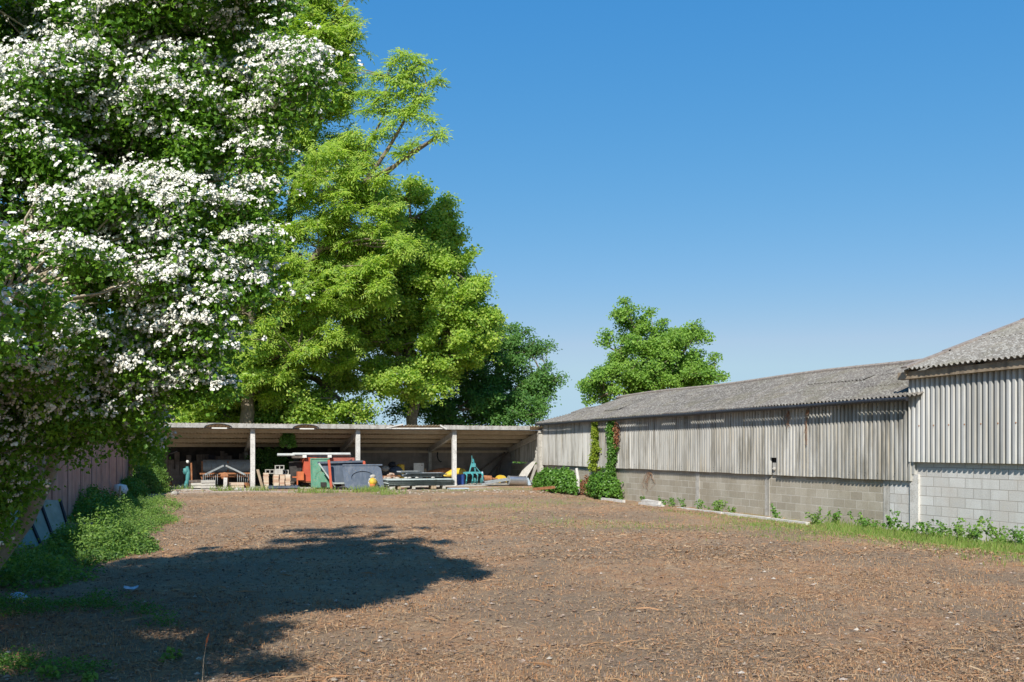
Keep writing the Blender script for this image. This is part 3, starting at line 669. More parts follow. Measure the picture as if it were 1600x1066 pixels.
# cable
b = MB(); y = 42; xa, xb = X_(246, y), X_(277, y); b.tube([(xa, y, 1.72), (xa+.25, y, 1.6), ((xa+xb)/2, y, 1.53), (xb-.2, y, 1.57), (xb, y, 1.66)], .022, 6); b.cyl((xa, y, 0), (xa, y, 1.74), .03, n=6)
one(b, 'sagging_rope', 'old_wood', 'grey rope sagging from a thin stake in the left bay', 'rope')
for i, (px, h_) in enumerate([(277, 1.0), (283, .85), (291, 1.05), (305, .9), (272, .8)]):
    b = MB(); x = X_(px, 44.4); b.box((x, 44.4, h_/2+FL), (.16, .04, h_), Matrix.Rotation(random.uniform(-.12, .12), 3, 'Y'), jit=.01)
    one(b, 'old_plank', 'old_wood', ['dark weathered plank second from left behind the pump', 'short dark plank leaning third from left behind the pump', 'tallest dark plank standing behind the pump', 'dark plank standing right of the teal pump', 'shortest dark plank, leftmost behind the pump'][i], 'plank', group='old planks at the back of left bay')
for i, (px, yy, kind, lab) in enumerate([(330, 43.9, 'coil', 'coil of dark cable lying on the roller in the left bay'), (385, 41.3, 'can', 'small rusty tin at the foot of the left middle post'), (306, 41.5, 'crate', 'small dark wooden crate beside the rusty pipe'), (460, 42.8, 'crate', 'dark crate in the shade behind the brick pallet'), (655, 41.2, 'can', 'small rusty tin in front of the white board'), (722, 43.5, 'crate', 'dark wooden crate against the wall behind the blue tub'), (764, 42.6, 'coil', 'black cable coil on the floor behind the cultivator'), (812, 43.4, 'crate', 'dim wooden crate in the right back corner')]):
    b = MB(); x = X_(px, yy); z0 = FL if kind != 'coil' or px > 400 else 1.25
    if kind == 'can': b.tube([(x, yy, z0), (x, yy, z0+.22)], .09, 12); b.tube([(x, yy, z0+.22), (x, yy, z0+.235)], .097, 12); one(b, 'tin', 'rust', lab, 'tin')
    elif kind == 'coil':
        b.tube([(x+.2*math.cos(q*.5), yy+.2*math.sin(q*.5), z0+.03+q*.004) for q in range(50)], .018, 5); one(b, 'cable_coil', 'black', lab, 'coil')
    else:
        for q in range(3):
            b.box((x, yy-.2, z0+.06+q*.13), (.55, .02, .1), jit=.004); b.box((x, yy+.2, z0+.06+q*.13), (.55, .02, .1), jit=.004)
            for sx in (-.27, .27): b.box((x+sx, yy, z0+.06+q*.13), (.02, .38, .1), jit=.004)
        for sx in (-.25, .25):
            for sy in (-.18, .18): b.box((x+sx, yy+sy, z0+.19), (.03, .03, .38))
        one(b, 'crate', 'old_wood', lab, 'crate')
# leaning timber by the post
b = MB(); y = 40.5; b.bar((X_(410, y), y-.35, .0), (X_(402.5, y), y, .86), .1, .05); one(b, 'leaning_timber', 'wood', 'pale timber leaning against the left middle post', 'timber')
# --- second bay : bricks on pallet
y = 40.75
xa, xb = X_(417, y), X_(466, y)
t = thing('pallet', 'dark pallet carrying the brick stacks', 'pallet', ((xa+xb)/2, y, .03))
for dy in (-.45, 0, .45): b = MB(); b.box(((xa+xb)/2, y+dy, .085), (xb-xa, .1, .09)); b.build('bearer', 'slate', t)
b = MB()
for i in range(7): b.box((xa+.12+i*(xb-xa-.24)/6, y, .142), (.13, 1.0, .022))
b.build('deck_board', 'slate', t)
def bricks(name, label, xa, xb, y, z0, rows, dep=2, mat='brick', bw=.215):
    b = MB(); n = max(1, int(round((xb-xa)/(bw+.012))))
    for r_ in range(rows):
        for i in range(n):
            for d_ in range(dep):
                if r_ == rows-1 and random.random() < .2: continue
                b.box((xa+(i+.5)*(xb-xa)/n+random.uniform(-.012, .012), y+d_*.13+random.uniform(-.012, .012), z0+.0335+r_*.069), (bw-.01, .103, .064), Matrix.Rotation(random.uniform(-.05, .05), 3, 'Z'))
    return one(b, name, M_br, label, 'bricks', group='brick stacks')
k = NT('brick_mix'); g_ = k.geo(); M_br = k.fin(k.ramp(g_.outputs['Random Per Island'], [(0., (.42,.26,.18)), (.3, (.52,.40,.28)), (.6, (.58,.48,.36)), (.8, (.5,.32,.22)), (1., (.6,.53,.43))]), .9)
bricks('brick_stack', 'main tan brick stack on the dark pallet under the blocks', X_(426, y), X_(453, y), y-.35, .155, 7, 4)
bricks('brick_stack', 'narrow leaning brick stack at the left end of the pallet', X_(411.5, y), X_(419, y), y-.2, .02, 10, 3)
b = MB(); b.box((X_(434.5, y), y-.2, .155+7*.069+.11), (.34, .3, .21), jit=.006); one(b, 'stone_block', 'stone', 'pale square stone block on top of the brick stack', 'block')
def hollow(name, label, x, y, z, w_=.4, h_=.19, d_=.2):
    t = thing(name, label, 'block', (x, y, z), 'hollow concrete blocks'); b = MB()
    b.box((x, y, z+.015), (w_, d_, .03)); b.box((x, y, z+h_-.015), (w_, d_, .03))
    for q in (-w_/2+.02, 0, w_/2-.02): b.box((x+q, y, z+h_/2), (.035, d_, h_-.06))
    b.build('block_shell', 'concrete', t); b = MB(); b.box((x, y+d_/2-.02, z+h_/2), (w_-.08, .02, h_-.06)); b.build('block_hole_shade', 'dark', t)  # dark plate coloured as the shade inside the block's hollows
hollow('hollow_block', 'hollow concrete block topmost on the brick stack', X_(436, y), y-.2, .155+7*.069+.215)
hollow('hollow_block', 'hollow concrete block on the left back of the pallet', X_(422.5, y), y+.35, .66)
hollow('hollow_block', 'hollow concrete block just right of the square stone', X_(446.5, y), y+.05, .64, .25)
# --- red trailer box
y = 41.65; xa, xb = X_(472, y), X_(551, y)
t = thing('box_trailer', 'orange red box trailer with duller front toned as shade and rounded left edge', 'trailer', ((xa+xb)/2, y, FL))
b = MB()
pr = [(xa+.55, .32), (xb, .32), (xb, 1.36), (xa+.35, 1.36)]
b.prism(pr, y-.5, y+1.3, lambda u, v_, q: (u, q, v_)); b.build('front_panel', 'red_dull', t)  # duller red puts the shade of the front face into its colour
b = MB(); pts = []
for q in range(9): tt = q/8; pts.append((xa+.1*(1-math.sin(math.pi*(.25+.6*tt)))+.06*(tt > .9), .3+1.08*tt))
poly = pts+[(xa+.6, 1.37), (xa+.62, .3)]
b.prism(poly, y-.52, y+1.2, lambda u, v_, q: (u, q, v_)); b.build('side_panel', 'red', t)
b = MB(); b.box(((xa+xb)/2+.1, y+.2, .28), (xb-xa+.2, 1.4, .08)); b.build('chassis', 'rust', t)
for dx in (.5, 1.9):
    b = MB(); b.tube([(xa+dx, y-.45, .3), (xa+dx, y-.25, .3)], .27, 18); wh = b.build('wheel', 'rubber', t, False); b = MB(); b.cyl((xa+dx, y-.46, .3), (xa+dx, y-.44, .3), .14, n=14); b.build('rim', 'rust', wh)
b = MB(); b.box((X_(467, y), y-.5, .55), (.28, .4, .38)); b.box((X_(464, y)-.05, y-.6, .3), (.05, .05, .3)); b.box((X_(464, y)-.05, y-.6, .5), (.5, .05, .05)); b.build('tool_box', 'orange', t)
b = MB(); b.box((X_(458, y)+.1, y+.2, .75), (.5, .6, .9), jit=.05); one(b, 'dark_hopper', 'rubber', 'dark rusty hopper standing behind left of the red trailer', 'hopper')
# pipes on top
y2 = 41.2
for i, (pa, pb, dz, m_, l_) in enumerate([(433, 460, 0, 'white_metal', 'short pale pipe resting leftmost on the red trailer'), (457, 547, .03, 'white_metal', 'longest white pipe lying along the red trailer top'), (460, 520, -.06, 'slate', 'dark pipe lying under the white pipe on the trailer'), (505, 549, -.05, 'grey_metal', 'grey pipe at the right end of the trailer top')]):
    b = MB(); b.cyl((X_(pa, y2), y2-.1+i*.08, 1.50+dz), (X_(pb, y2), y2-.1+i*.08, 1.50+dz), .065, n=12); one(b, 'pipe', m_, l_, 'pipe', group='pipes lying on the red trailer', smooth=True)
for px, l_ in ((475, 'pale clip holding the pipes at the trailer left edge'), (514, 'pale clip holding the pipes at the trailer middle')):
    b = MB(); b.box((X_(px, y2), y2-.2, 1.43), (.17, .1, .12)); one(b, 'pipe_clip', 'white', l_, 'clip')
b = MB(); b.box((X_(463, y2)+.1, y2, 1.40), (.6, .3, .1)); one(b, 'pipe_rest', 'old_wood', 'dark board under the pipes left of the trailer', 'board')
# orange machine behind the slate panel
y = 41.2; x = X_(540, y)
t = thing('orange_machine', 'rusty orange machine frame showing above the slate tray', 'machine', (x, y, FL))
b = MB(); b.box((x-.1, y, 1.15), (1.15, .3, .1)); b.box((x-.1, y, .7), (1.1, .3, .06))
for dx in (-.62, .45): b.box((x+dx, y, .62), (.08, .1, 1.1))
b.build('machine_frame', 'orange', t)
b = MB(); b.box((x-.1, y+.02, .92), (1.0, .12, .35)); b.build('grille', 'rust', t)
b = MB(); b.tube([(x+.1, y-.1, 1.2), (x+.25, y-.1, 1.27), (x+.33, y-.1, 1.1), (x+.3, y-.1, .9)], .025, 6); b.build('hose', 'gutter', t)
# green panel
y = 39.9; xc = (X_(486, y)+X_(516, y))/2
m = rectpanel((xc, y, .05), 1, 1, .05, R(-12)); W_ = X_(516, y)-X_(486, y)
t = thing('green_panel', 'faded green metal panel leaning on the red trailer', 'panel', (xc, y, .05))
b = MB(); tbox(b, m, (0, 0, .66), (W_, .03, 1.3)); b.build('panel_sheet', 'green_paint', t)
b = MB(); tbox(b, m, (0, -.02, 1.3), (W_, .05, .05)); tbox(b, m, (-W_/2+.02, -.02, .65), (.04, .05, 1.25)); b.build('panel_rim', 'green_paint', t)
b = MB()
for q in range(14): 
    a0 = math.pi*q/13; tbox(b, m, (.1+.33*math.cos(a0), -.02, .45+.33*math.sin(a0)), (.05, .02, .05))
b.build('pressed_ring', 'green_paint', t)
b = MB(); tbox(b, m, (.12, -.03, .14), (.25, .06, .2)); b.build('notch_shade', 'dark', t)  # dark block painted as shade in a notch, the sheet is uncut
# slate tray with red uprights
y = 39.3; xl, xr = X_(499, y), X_(577, y)
t = thing('slate_tray', 'dark slate grey tray tipped back with two red uprights', 'tray', ((xl+xr)/2, y, .0))
b = MB()
zt, zb = 1.16, .30; xbl = X_(520, y); xbr = X_(560, y)
b.prism([(xl, zt), (xbl, zb), (xbr+.1, zb), (xr-.25, zt)], y+.28, y+.33, lambda u, v_, q: (u, q+ .0+(v_-zb)*.25, v_)); b.build('tray_floor', 'slate', t)
b = MB(); b.bar((xl-.02, y+.4, zt), (xr-.2, y+.4, zt+.05), .1, .09); b.build('top_rim', 'slate_light', t)
b = MB(); b.bar((xl, y+.15, zt-.02), (xbl+.1, y-.05, .12), .04, .06); b.build('side_rim', 'asbestos', t)
b = MB(); b.box(((xbl+xbr)/2, y, .27), (xbr-xbl, .5, .05)); b.build('lower_rim', 'asbestos', t)
for px in (515, 518 if False else 570):
    x = X_(px, y); b = MB(); b.bar((x+.06, y-.1, .02), (x-.02, y+.12, 1.28 if px < 530 else 1.22), .1, .09); b.build('upright', 'red', t)
# blue-grey panel with oval recess
y = 38.75; xl, xr = X_(538, y), X_(599, y)
t = thing('oval_panel', 'blue grey panel with large oval recess leaning on the slate tray', 'panel', ((xl+xr)/2, y, 0))
m = rectpanel(((xl+xr)/2, y, .02), 1, 1, .05, R(-20)); W_ = xr-xl
b = MB(); n = 28; ell = [(.0+.48*W_*.62*math.cos(2*math.pi*i/n)-.02, .52+.30*math.sin(2*math.pi*i/n)) for i in range(n)]
def out(a_):  # outer outline hit by ray at angle
    cx, cz = -.02, .52; dx, dz = math.cos(a_), math.sin(a_)
    L = []
    for lim, dd, c0 in ((W_/2, dx, cx), (-W_/2, dx, cx)):
        if dd*lim > 0: L.append((lim-c0)/dd)
    for lim in (1.08, .0):
        if (lim-cz)*dz > 0: L.append((lim-cz)/dz)
    s_ = min(L); return (cx+dx*s_+.10*(.5-(cz+dz*s_)), cz+dz*s_)
o_ = [out(2*math.pi*(i+.001)/n) for i in range(n)]
vs = []; fs = []
for dy_ in (-.02, .02):
    for u_, v_ in ell: vs.append(m @ Vector((u_, dy_, v_)))
    for u_, v_ in o_: vs.append(m @ Vector((u_, dy_, v_)))
for i in range(n):
    j = (i+1) % n; fs += [(i, j, n+j, n+i), (2*n+i, 3*n+i, 3*n+j, 2*n+j), (n+i, n+j, 3*n+j, 3*n+i), (i, 2*n+i, 2*n+j, j)]
b.add(vs, fs); b.build('panel_sheet', 'slate_light', t)
b = MB(); b.prism(ell, .03, .06, lambda u, v_, q: m @ Vector((u, q, v_))); b.build('recess', 'slate', t)
b = MB(); tbox(b, m, (0, -.01, 1.09), (W_+.04, .08, .06)); b.build('top_rim', 'slate_light', t)
# yellow float + stone
p = Vector((X_(583, 38.25), 38.25, 0)); b = MB(); b.rock((p.x, p.y, .36), .145, (1.25, .9, 1.2), 3); q = thing('yellow_can', 'yellow can with orange base propped before the oval panel', 'can', (p.x, p.y, .1))
b.build('can_body', 'yellow', q, True); b = MB(); b.rock((p.x-.03, p.y-.02, .19), .12, (1.3, .9, .9), 9); b.build('can_base', 'orange', q, True)
b = MB(); b.rock((p.x, p.y+.1, .58), .11, (1.3, .9, .8), 4); one(b, 'rock', 'stone', 'grey stone resting on top of the yellow can', 'rock')
b = MB(); b.rock((p.x+.02, p.y+.1, .3), .2, (1.2, .6, 1.2), 14); one(b, 'rock', 'stone', 'stone standing behind the yellow can', 'rock')
# --- third bay
y = 42.4
def pile(name, label, cat, pa, pb, y, h_, n, mat, s=.09, seed=1, dark=False):
    rr = random.Random(seed); b = MB(); xa, xb = X_(pa, y), X_(pb, y)
    for i in range(n):
        u = rr.uniform(-1, 1); v_ = rr.uniform(-1, 1); hh = h_*max(.05, 1-abs(u)**1.5)*max(.1, 1-abs(v_)); z_ = rr.uniform(.2, 1)*hh
        b.rock(((xa+xb)/2+u*(xb-xa)/2, y+v_*.6, z_), rr.uniform(.5, 1.3)*s, (1.2, 1, .8), rr.random())
    return one(b, name, mat, label, cat)
pile('rubble_heap', 'pale heap of broken rubble inside the third bay', 'rubble heap', 590, 628, 42.0, .72, 260, 'rubble', .1, 3)
for (px, pz, r_, m_, l_) in ((613, 1.0, .2, 'black', 'black plastic sack lying on top of the rubble'), (618, .72, .3, 'slate', 'grey sack slumped between rubble and yellow drum'), (603, .82, .19, 'concrete', 'small grey bundle on the left of the rubble')):
    b = MB(); b.rock((X_(px, 42.8), 42.8, pz), r_, (1.2, .9, .8), px); one(b, 'sack', m_, l_, 'sack', smooth=True, group='sacks on the rubble heap')
x = X_(626, 43.2); t = thing('yellow_drum', 'yellow plastic drum standing behind the rubble heap', 'drum', (x, 43.2, FL))
b = MB(); b.tube([(x, 43.2, .04), (x, 43.2, .1), (x, 43.2, .5), (x, 43.2, .95), (x, 43.2, 1.0)], [.17, .19, .18, .19, .17], 16); b.build('drum_shell', 'yellow', t, False)
b = MB(); b.cyl((x, 43.2, 1.0), (x, 43.2, 1.03), .14, n=14); b.build('drum_lid', 'rust', t)
y = 40.4; x0, x1 = X_(597, y), X_(630, y)
b = MB(); b.box(((x0+x1)/2, y, .52), (x1-x0, .04, .035)); b.box((X_(611, y), y, .27), (.035, .035, .5)); b.box((x0+.05, y, .27), (.035, .035, .5)); one(b, 'metal_rail', 'rust', 'thin low metal rail in front of the rubble heap', 'rail')
x = X_(603.5, 39.5); b = MB(); b.tube([(x, 39.5, .05), (x, 39.5, .34)], [.11, .14], 14); one(b, 'white_tub', 'white_metal', 'small white tub beside the stacked cement sheets', 'tub')
y = 43.6; x = X_(655, y); t = thing('white_board', 'white square board propped upright behind the sheet stack', 'board', (x, y, FL))
m = rectpanel((x, y, .05), 1, 1, .05, R(-6)); b = MB(); tbox(b, m, (0, 0, .68), (.52, .03, .66)); tbox(b, m, (-.03, -.01, .2), (.4, .05, .4)); b.build('board_face', 'white', t)
b = MB(); tbox(b, m, (-.2, -.025, .45), (.03, .02, .03)); tbox(b, m, (.16, -.025, .9), (.05, .02, .03)); b.build('board_stain', 'rust', t)
b = MB(); b.bar((X_(668, 43.4), 43.3, .1), (X_(665, 43.4), 43.5, .78), .1, .05); one(b, 'wood_offcut', 'wood', 'short tan wood offcut leaning right of the white board', 'timber')
# corrugated sheet stacks
def sheetstack(label, pa, pb, y, z0, n, dep, seed, mat='asbestos', yaw=0., shift=.05):
    rr = random.Random(seed); xa, xb = X_(pa, y), X_(pb, y); t = thing('sheet_stack', label, 'sheets', ((xa+xb)/2, y, z0), 'stacks of corrugated sheets'); cx, cy = (xa+xb)/2, y
    for i in range(n):
        b = MB(); L = (xb-xa)/2; sx = rr.uniform(-shift, shift); yw = yaw+rr.uniform(-.015, .015)
        def fn(u, v_, h): 
            X0_ = v_+sx; Y0_ = u; return (cx+X0_*math.cos(yw)-Y0_*math.sin(yw), cy+X0_*math.sin(yw)+Y0_*math.cos(yw), z0+.03+i*.03+h*.7)
        corr(b, -dep/2, dep/2, lambda u: (-L, L), fn, depth=.06, per=6, th=.012); b.build('sheet', mat, t)
    return t, cx, cy
t, cx, cy = sheetstack('large lower stack of grey green corrugated cement sheets on bearers', 602, 705, 38.6, .16, 9, 1.05, 5)
for i, px in enumerate((611, 622, 645, 676, 692)):
    b = MB(); b.box((X_(px, 38.3), 38.35, .085), (.22 if i in (0, 3) else .13, .5, .15), jit=.01); b.build('bearer', 'wood' if i % 2 else 'stone', t)
t, cx, cy = sheetstack('smaller upper stack of pale corrugated sheets laid askew', 632, 690, 39.0, .52, 5, .9, 8, 'grey_metal', R(-3), .14)
t, cx, cy = sheetstack('thin pale sheets stacked topmost to the left', 624, 657, 39.2, .69, 2, .6, 9, 'white_metal', R(4), .06)
b = MB()
for px in (634, 640, 651, 676): b.rock((X_(px, 38.55), 38.5, .49), .07, (1.4, 1, .7))
one(b, 'packing_stones', 'stone', 'small packing stones wedged between the sheet stacks', 'stones')
# yellow kayak
y = 42.6; xa, xb = X_(668, y), X_(718, y); t = thing('kayak', 'yellow plastic kayak lying on its side behind the right middle post', 'kayak', ((xa+xb)/2, y, FL))
def hull(mb, x0, x1, y, z0, z1, w_, h_):
    ns, nr = 14, 12; vs = []; fs = []
    for i in range(ns+1):
        s_ = i/ns; e = math.sin(math.pi*min(1, max(0, s_)))**.65*.96+.02; cx = x0+(x1-x0)*s_; cz = z0+(z1-z0)*s_
        for j in range(nr):
            a0 = 2*math.pi*j/nr; vs.append((cx, y+w_*e*math.cos(a0), cz+h_*e*math.sin(a0)*(1 if math.sin(a0) > 0 else .6)))
    for i in range(ns):
        for j in range(nr): fs.append((i*nr+j, i*nr+(j+1) % nr, (i+1)*nr+(j+1) % nr, (i+1)*nr+j))
    mb.add(vs, fs+[tuple(range(nr)), tuple(reversed(range(ns*nr, ns*nr+nr)))])
b = MB(); hull(b, xa+.7, xb+.25, y-.35, .45, .68, .3, .25); b.build('hull', 'yellow', t, True)
b = MB(); hull(b, xa-.1, xb-.1, y+.3, .55, .75, .22, .16); b.build('deck', 'rust', t, True)
x = X_(720, 41.6); b = MB(); b.tube([(x, 41.6, .04), (x, 41.6, .5)], [.17, .19], 14); b.tube([(x, 41.6, .5), (x, 41.6, .53)], [.2, .2], 14); one(b, 'blue_tub', 'blue', 'dark blue tub right behind the right middle post', 'tub')
p = G(716, 765); b = MB(); b.box((p.x, p.y, .05), (.85, .45, .035), Matrix.Rotation(.05, 3, 'Z')); one(b, 'blue_sheet', 'blue_pale', 'flat pale blue sheet on the ground at the post foot', 'sheet')
b = MB(); x = X_(684, 45.1); b.tube([(x, 45.1, 1.6), (x-.03, 45.1, 1.4), (x+.03, 45.1, 1.2), (x+.16, 45.1, 1.08), (x+.2, 45.1, 1.12)], .03, 7); one(b, 'hanging_hose', 'black', 'black curved hose hanging on the back wall', 'hose')
# --- right bay : teal cultivator
y = 41.2; x = X_(740, y); t = thing('cultivator', 'bright teal tractor cultivator with tall pointed hitch in right bay', 'cultivator', (x, y, FL))
b = MB(); b.box((x-.05, y, .62), (.78, .09, .09)); b.box((x-.05, y+.4, .6), (.7, .08, .08)); b.build('toolbar', 'teal', t)
b = MB()
for dx in (-.22, .1): b.bar((x+dx, y, .62), (x-.05, y-.05, 1.28), .05, .06)
b.bar((x-.05, y-.05, 1.05), (x+.33, y+.1, .66), .05, .05); b.cyl((x-.1, y-.1, 1.12), (x-.12, y-.1, 1.45), .035, .008, 8); b.box((x-.02, y-.06, .98), (.2, .06, .18)); b.build('hitch', 'teal', t)
for i, dx in enumerate((-.42, -.12, .12, .38)):
    b = MB(); b.tube([(x+dx, y+.05, .62), (x+dx+.02, y-.22, .5), (x+dx, y-.2, .25), (x+dx+.03, y-.02, .08)], [.035, .04, .035, .025], 8); b.build('tine', 'teal', t)
for dx in (-.05, .3): b = MB(); b.tube([(x+dx, y-.2, .25), (x+dx+.06, y-.2, .25)], .13, 12); b.build('disc', 'teal_dark', t)
b = MB(); b.bar((x+.42, y, .66), (x+.46, y-.05, .2), .07, .1); b.build('stand_leg', 'blue_pale', t)
b = MB(); x = X_(756, 40.9); b.tube([(x, 41.3, .35), (x+.5, 41.25, .33)], [.15, .13], 14); b.tube([(x+.5, 41.25, .33), (x+.8, 41.2, .3)], [.045, .045], 8); one(b, 'rusty_canister', 'rust', 'brown rusty canister lying on its side beside the cultivator', 'canister')
y = 41.6; xa, xb = X_(774, y), X_(791, y); cx = (xa+xb)/2
b = MB()
arc = [(cx-(xb-xa)/2*math.cos(math.pi*q/10), .12+.36*math.sin(math.pi*q/10)) for q in range(11)]; arc += [(cx-(xb-xa)*.3*math.cos(math.pi*(10-q)/10)+.08, .12+.2*math.sin(math.pi*(10-q)/10)) for q in range(11)]
b.prism(arc, y-.2, y+.2, lambda u, v_, q: (u, q, v_)); one(b, 'yellow_guard', 'yellow', 'yellow arched machine guard on the floor of the right bay', 'guard')
for i, (pa, pb, z0, z1, l_) in enumerate([(752, 797, .10, .3, 'grey board lying foremost across the right bay floor'), (757, 797, .2, .36, 'upper grey board behind the front one in right bay')]):
    y = 40.2+i*.25; b = MB(); b.bar((X_(pa, y), y, z0), (X_(pb, y), y, z1), .2, .06); one(b, 'grey_board', 'grey_metal', l_, 'board', group='grey boards in the right bay')
y = 40.2; xa, xb = X_(795, y), X_(821, y); t = thing('steel_drum', 'shiny galvanised steel drum lying on its side', 'drum', ((xa+xb)/2, y, 0))
b = MB(); b.tube([(xa, y, .27), (xb, y, .24)], .215, 24); b.build('drum_shell', 'galv', t, True)
b = MB(); b.tube([(xb, y, .24), (xb+.03, y, .24)], .23, 24); b.tube([(xa-.02, y, .27), (xa, y, .27)], .225, 24); b.build('drum_rim', 'grey_metal', t)
b = MB(); x = X_(825, y); m = rectpanel((x+.02, y-.2, .02), 1, 1, .1, R(-25), R(30)); tbox(b, m, (0, 0, .2), (.17, .02, .38)); one(b, 'metal_plate', 'blue_pale', 'small pale metal plate leaning beside the steel drum', 'plate')
b = MB(); x = X_(832, y); b.bar((x-.1, y+.1, .22), (x+.25, y-.1, .1), .1, .1); b.rock((x+.12, y-.1, .12), .08); one(b, 'metal_scrap', 'galv', 'small bright metal scrap between drum and leaning slab', 'scrap')
# leaning slabs on the right wall
sheet_pts = [(16.2, 41.5, 1.12), (16.18, 42.6, 1.1), (15.35, 42.2, .02), (15.3, 41.0, .02)]
b = MB(); n_ = Vector((-.8, -.1, .5))*.03
b.add(sheet_pts+[tuple(Vector(q)+n_) for q in sheet_pts], [(0,1,2,3), (7,6,5,4), (0,4,5,1), (1,5,6,2), (2,6,7,3), (3,7,4,0)]); one(b, 'leaning_slab', 'concrete_pale', 'large pale cement sheet leaning against the right shed wall', 'slab')
b = MB(); sp2 = [(16.15, 41.05, 1.0), (16.15, 41.5, .95), (15.75, 41.3, .02), (15.7, 40.95, .02)]
b.add(sp2+[tuple(Vector(q)+n_) for q in sp2], [(0,1,2,3), (7,6,5,4), (0,4,5,1), (1,5,6,2), (2,6,7,3), (3,7,4,0)]); one(b, 'leaning_slab', 'concrete', 'narrow broken cement piece leaning beside the right shed post', 'slab')
# scrap and tyre at bush foot
for i, (px, py, L, a0) in enumerate([(850, 767, 1.0, .2), (866, 765, .6, -.3)]):
    p = G(px, py); b = MB(); b.bar((p.x-L/2, p.y-a0*L/2, .08), (p.x+L/2, p.y+a0*L/2, .14), .16, .1); one(b, 'rusty_bar', 'rust', ['longer rusty bar on the ground left of the bush', 'shorter rusty bar under the bush edge'][i], 'bar', group='rusty bars by the bush')
p = G(888, 763); t = thing('log', 'short grey log lying under the bush by the barn', 'log', (p.x, p.y, 0))
b = MB(); b.tube([(p.x-.35, p.y, .19), (p.x, p.y-.02, .2), (p.x+.38, p.y-.1, .16)], [.13, .145, .135], 14); b.build('log_bark', 'bark', t, True)
b = MB(); b.tube([(p.x+.38, p.y-.1, .16), (p.x+.395, p.y-.105, .159)], .11, 12); b.build('cut_face', 'rust', t)
# concrete kerb strip near the barn
kp = [(940, 776.5), (1000, 785.5), (1060, 792), (1130, 800), (1200, 809), (1262, 818)]
segs = []
for i in range(len(kp)-1):
    def KP(q):
        Zc = 15.55; pxx, pyy = q; yy = atX(pxx, Zc); return Vector((Zc, yy, -.21*(1-float(sst(32, 39, yy)))))
    a_, c_ = KP(kp[i]), KP(kp[i+1]); segs.append((a_, c_))
kb = MB()
for i, (a_, c_) in enumerate(segs): (kb.bar((a_.x, a_.y, a_.z-.04+random.uniform(-.02, .01)), (c_.x+random.uniform(-.05, .05), c_.y+(random.uniform(.3, 1.4) if i < 2 else -.03), c_.z-.04), .13, .11))
kb.box((15.6, 28.5, -.16), (.2, 1.2, .14), jit=.02)
tag(recenter(kb.build('kerb', 'concrete_pale'), (15.55, 29, -.2)), kind='structure')
# boards leaning on the fence at left
for i, (px, py, Zc, w_, h_, lean, lab) in enumerate([(92, 832, 17.6, .62, .78, -22, 'pale green board with dark edges leaning rightmost on the pink fence'), (66, 845, 16.6, .58, .8, -26, 'middle pale green board leaning on the pink fence'), (44, 862, 15.6, .6, .8, -30, 'leftmost pale green board half hidden by the tree trunk')]):
    p = P(px, py, Zc); p.z = gzf(p.x, p.y); t = thing('old_board', lab, 'board', p, 'green boards leaning on the fence')
    m = Matrix.Translation(p) @ Matrix.Rotation(R(62), 4, 'Z') @ Matrix.Rotation(R(lean), 4, 'X') @ Matrix.Rotation(R(6), 4, 'Y')
    b = MB(); tbox(b, m, (0, 0, h_/2), (w_, .03, h_)); b.build('board_face', 'board_green', t)
    b = MB(); tbox(b, m, (-w_/2, -.02, h_/2), (.05, .06, h_)); tbox(b, m, (w_/2, -.02, h_/2), (.05, .06, h_)); b.build('board_edge', 'black', t)
# ================================================================== TREES
haw_T = [T_spray(i, 46, .24, (.034, .058), .6, .8) for i in range(7)]
blo_T = [T_bloom(i, 7, .036) for i in range(5)]
ash_T = [T_ash(i, 8, .52) for i in range(5)]
syc_T = [T_spray(50+i, 38, .55, (.11, .18), .5, .9, .7) for i in range(6)]
drk_T = [T_spray(70+i, 34, .55, (.11, .17), .5, .8, .6) for i in range(6)]
def E(px, py, Z, r, rz=None, rd_=None):
    p = P(px, py, Z); return (p.x, p.y, p.z, r, rd_ or r, rz or r)
hb = P(-75, 948, 10.2); hb.z = gzf(hb.x, hb.y)
ells = [E(70, 90, 8.0, 1.65), E(-60, 300, 8.0, 2.1), E(300, 30, 7.4, .72), E(330, 190, 7.4, .5, .6), E(80, 470, 7.0, 1.0), E(235, 545, 7.1, .38), E(215, 380, 7.2, .55), E(190, 250, 7.4, .95), E(-20, 560, 7.2, .8),
        E(-50, 680, 7.4, .6), (-0, 0, 0, .01, .01, .01)]
ells.pop()
q = Wc(-5.5, 4.4, 3.4); ells.append((q.x, q.y, q.z, 1.35, 1.35, 1.0)); q = Wc(-4.0, 3.7, 2.9); ells.append((q.x, q.y, q.z, .85, .85, .6))
q = Wc(-4.7, 5.5, 3.5); ells.append((q.x, q.y, q.z, .95, .95, .7)); q = Wc(-6.6, 6.6, 4.4); ells.append((q.x, q.y, q.z, 1.6, 1.6, 1.4))
hr_ = random.Random(5); top_ = []
for e_ in (E(-150, -230, 8.9, 2.0), E(-20, -330, 8.5, 1.6), E(140, -180, 8.2, 1.2)):
    for i in range(15): d_ = rdir(hr_)*hr_.uniform(.3, 1.); top_.append((e_[0]+d_.x*e_[3], e_[1]+d_.y*e_[3], e_[2]+d_.z*e_[3]))
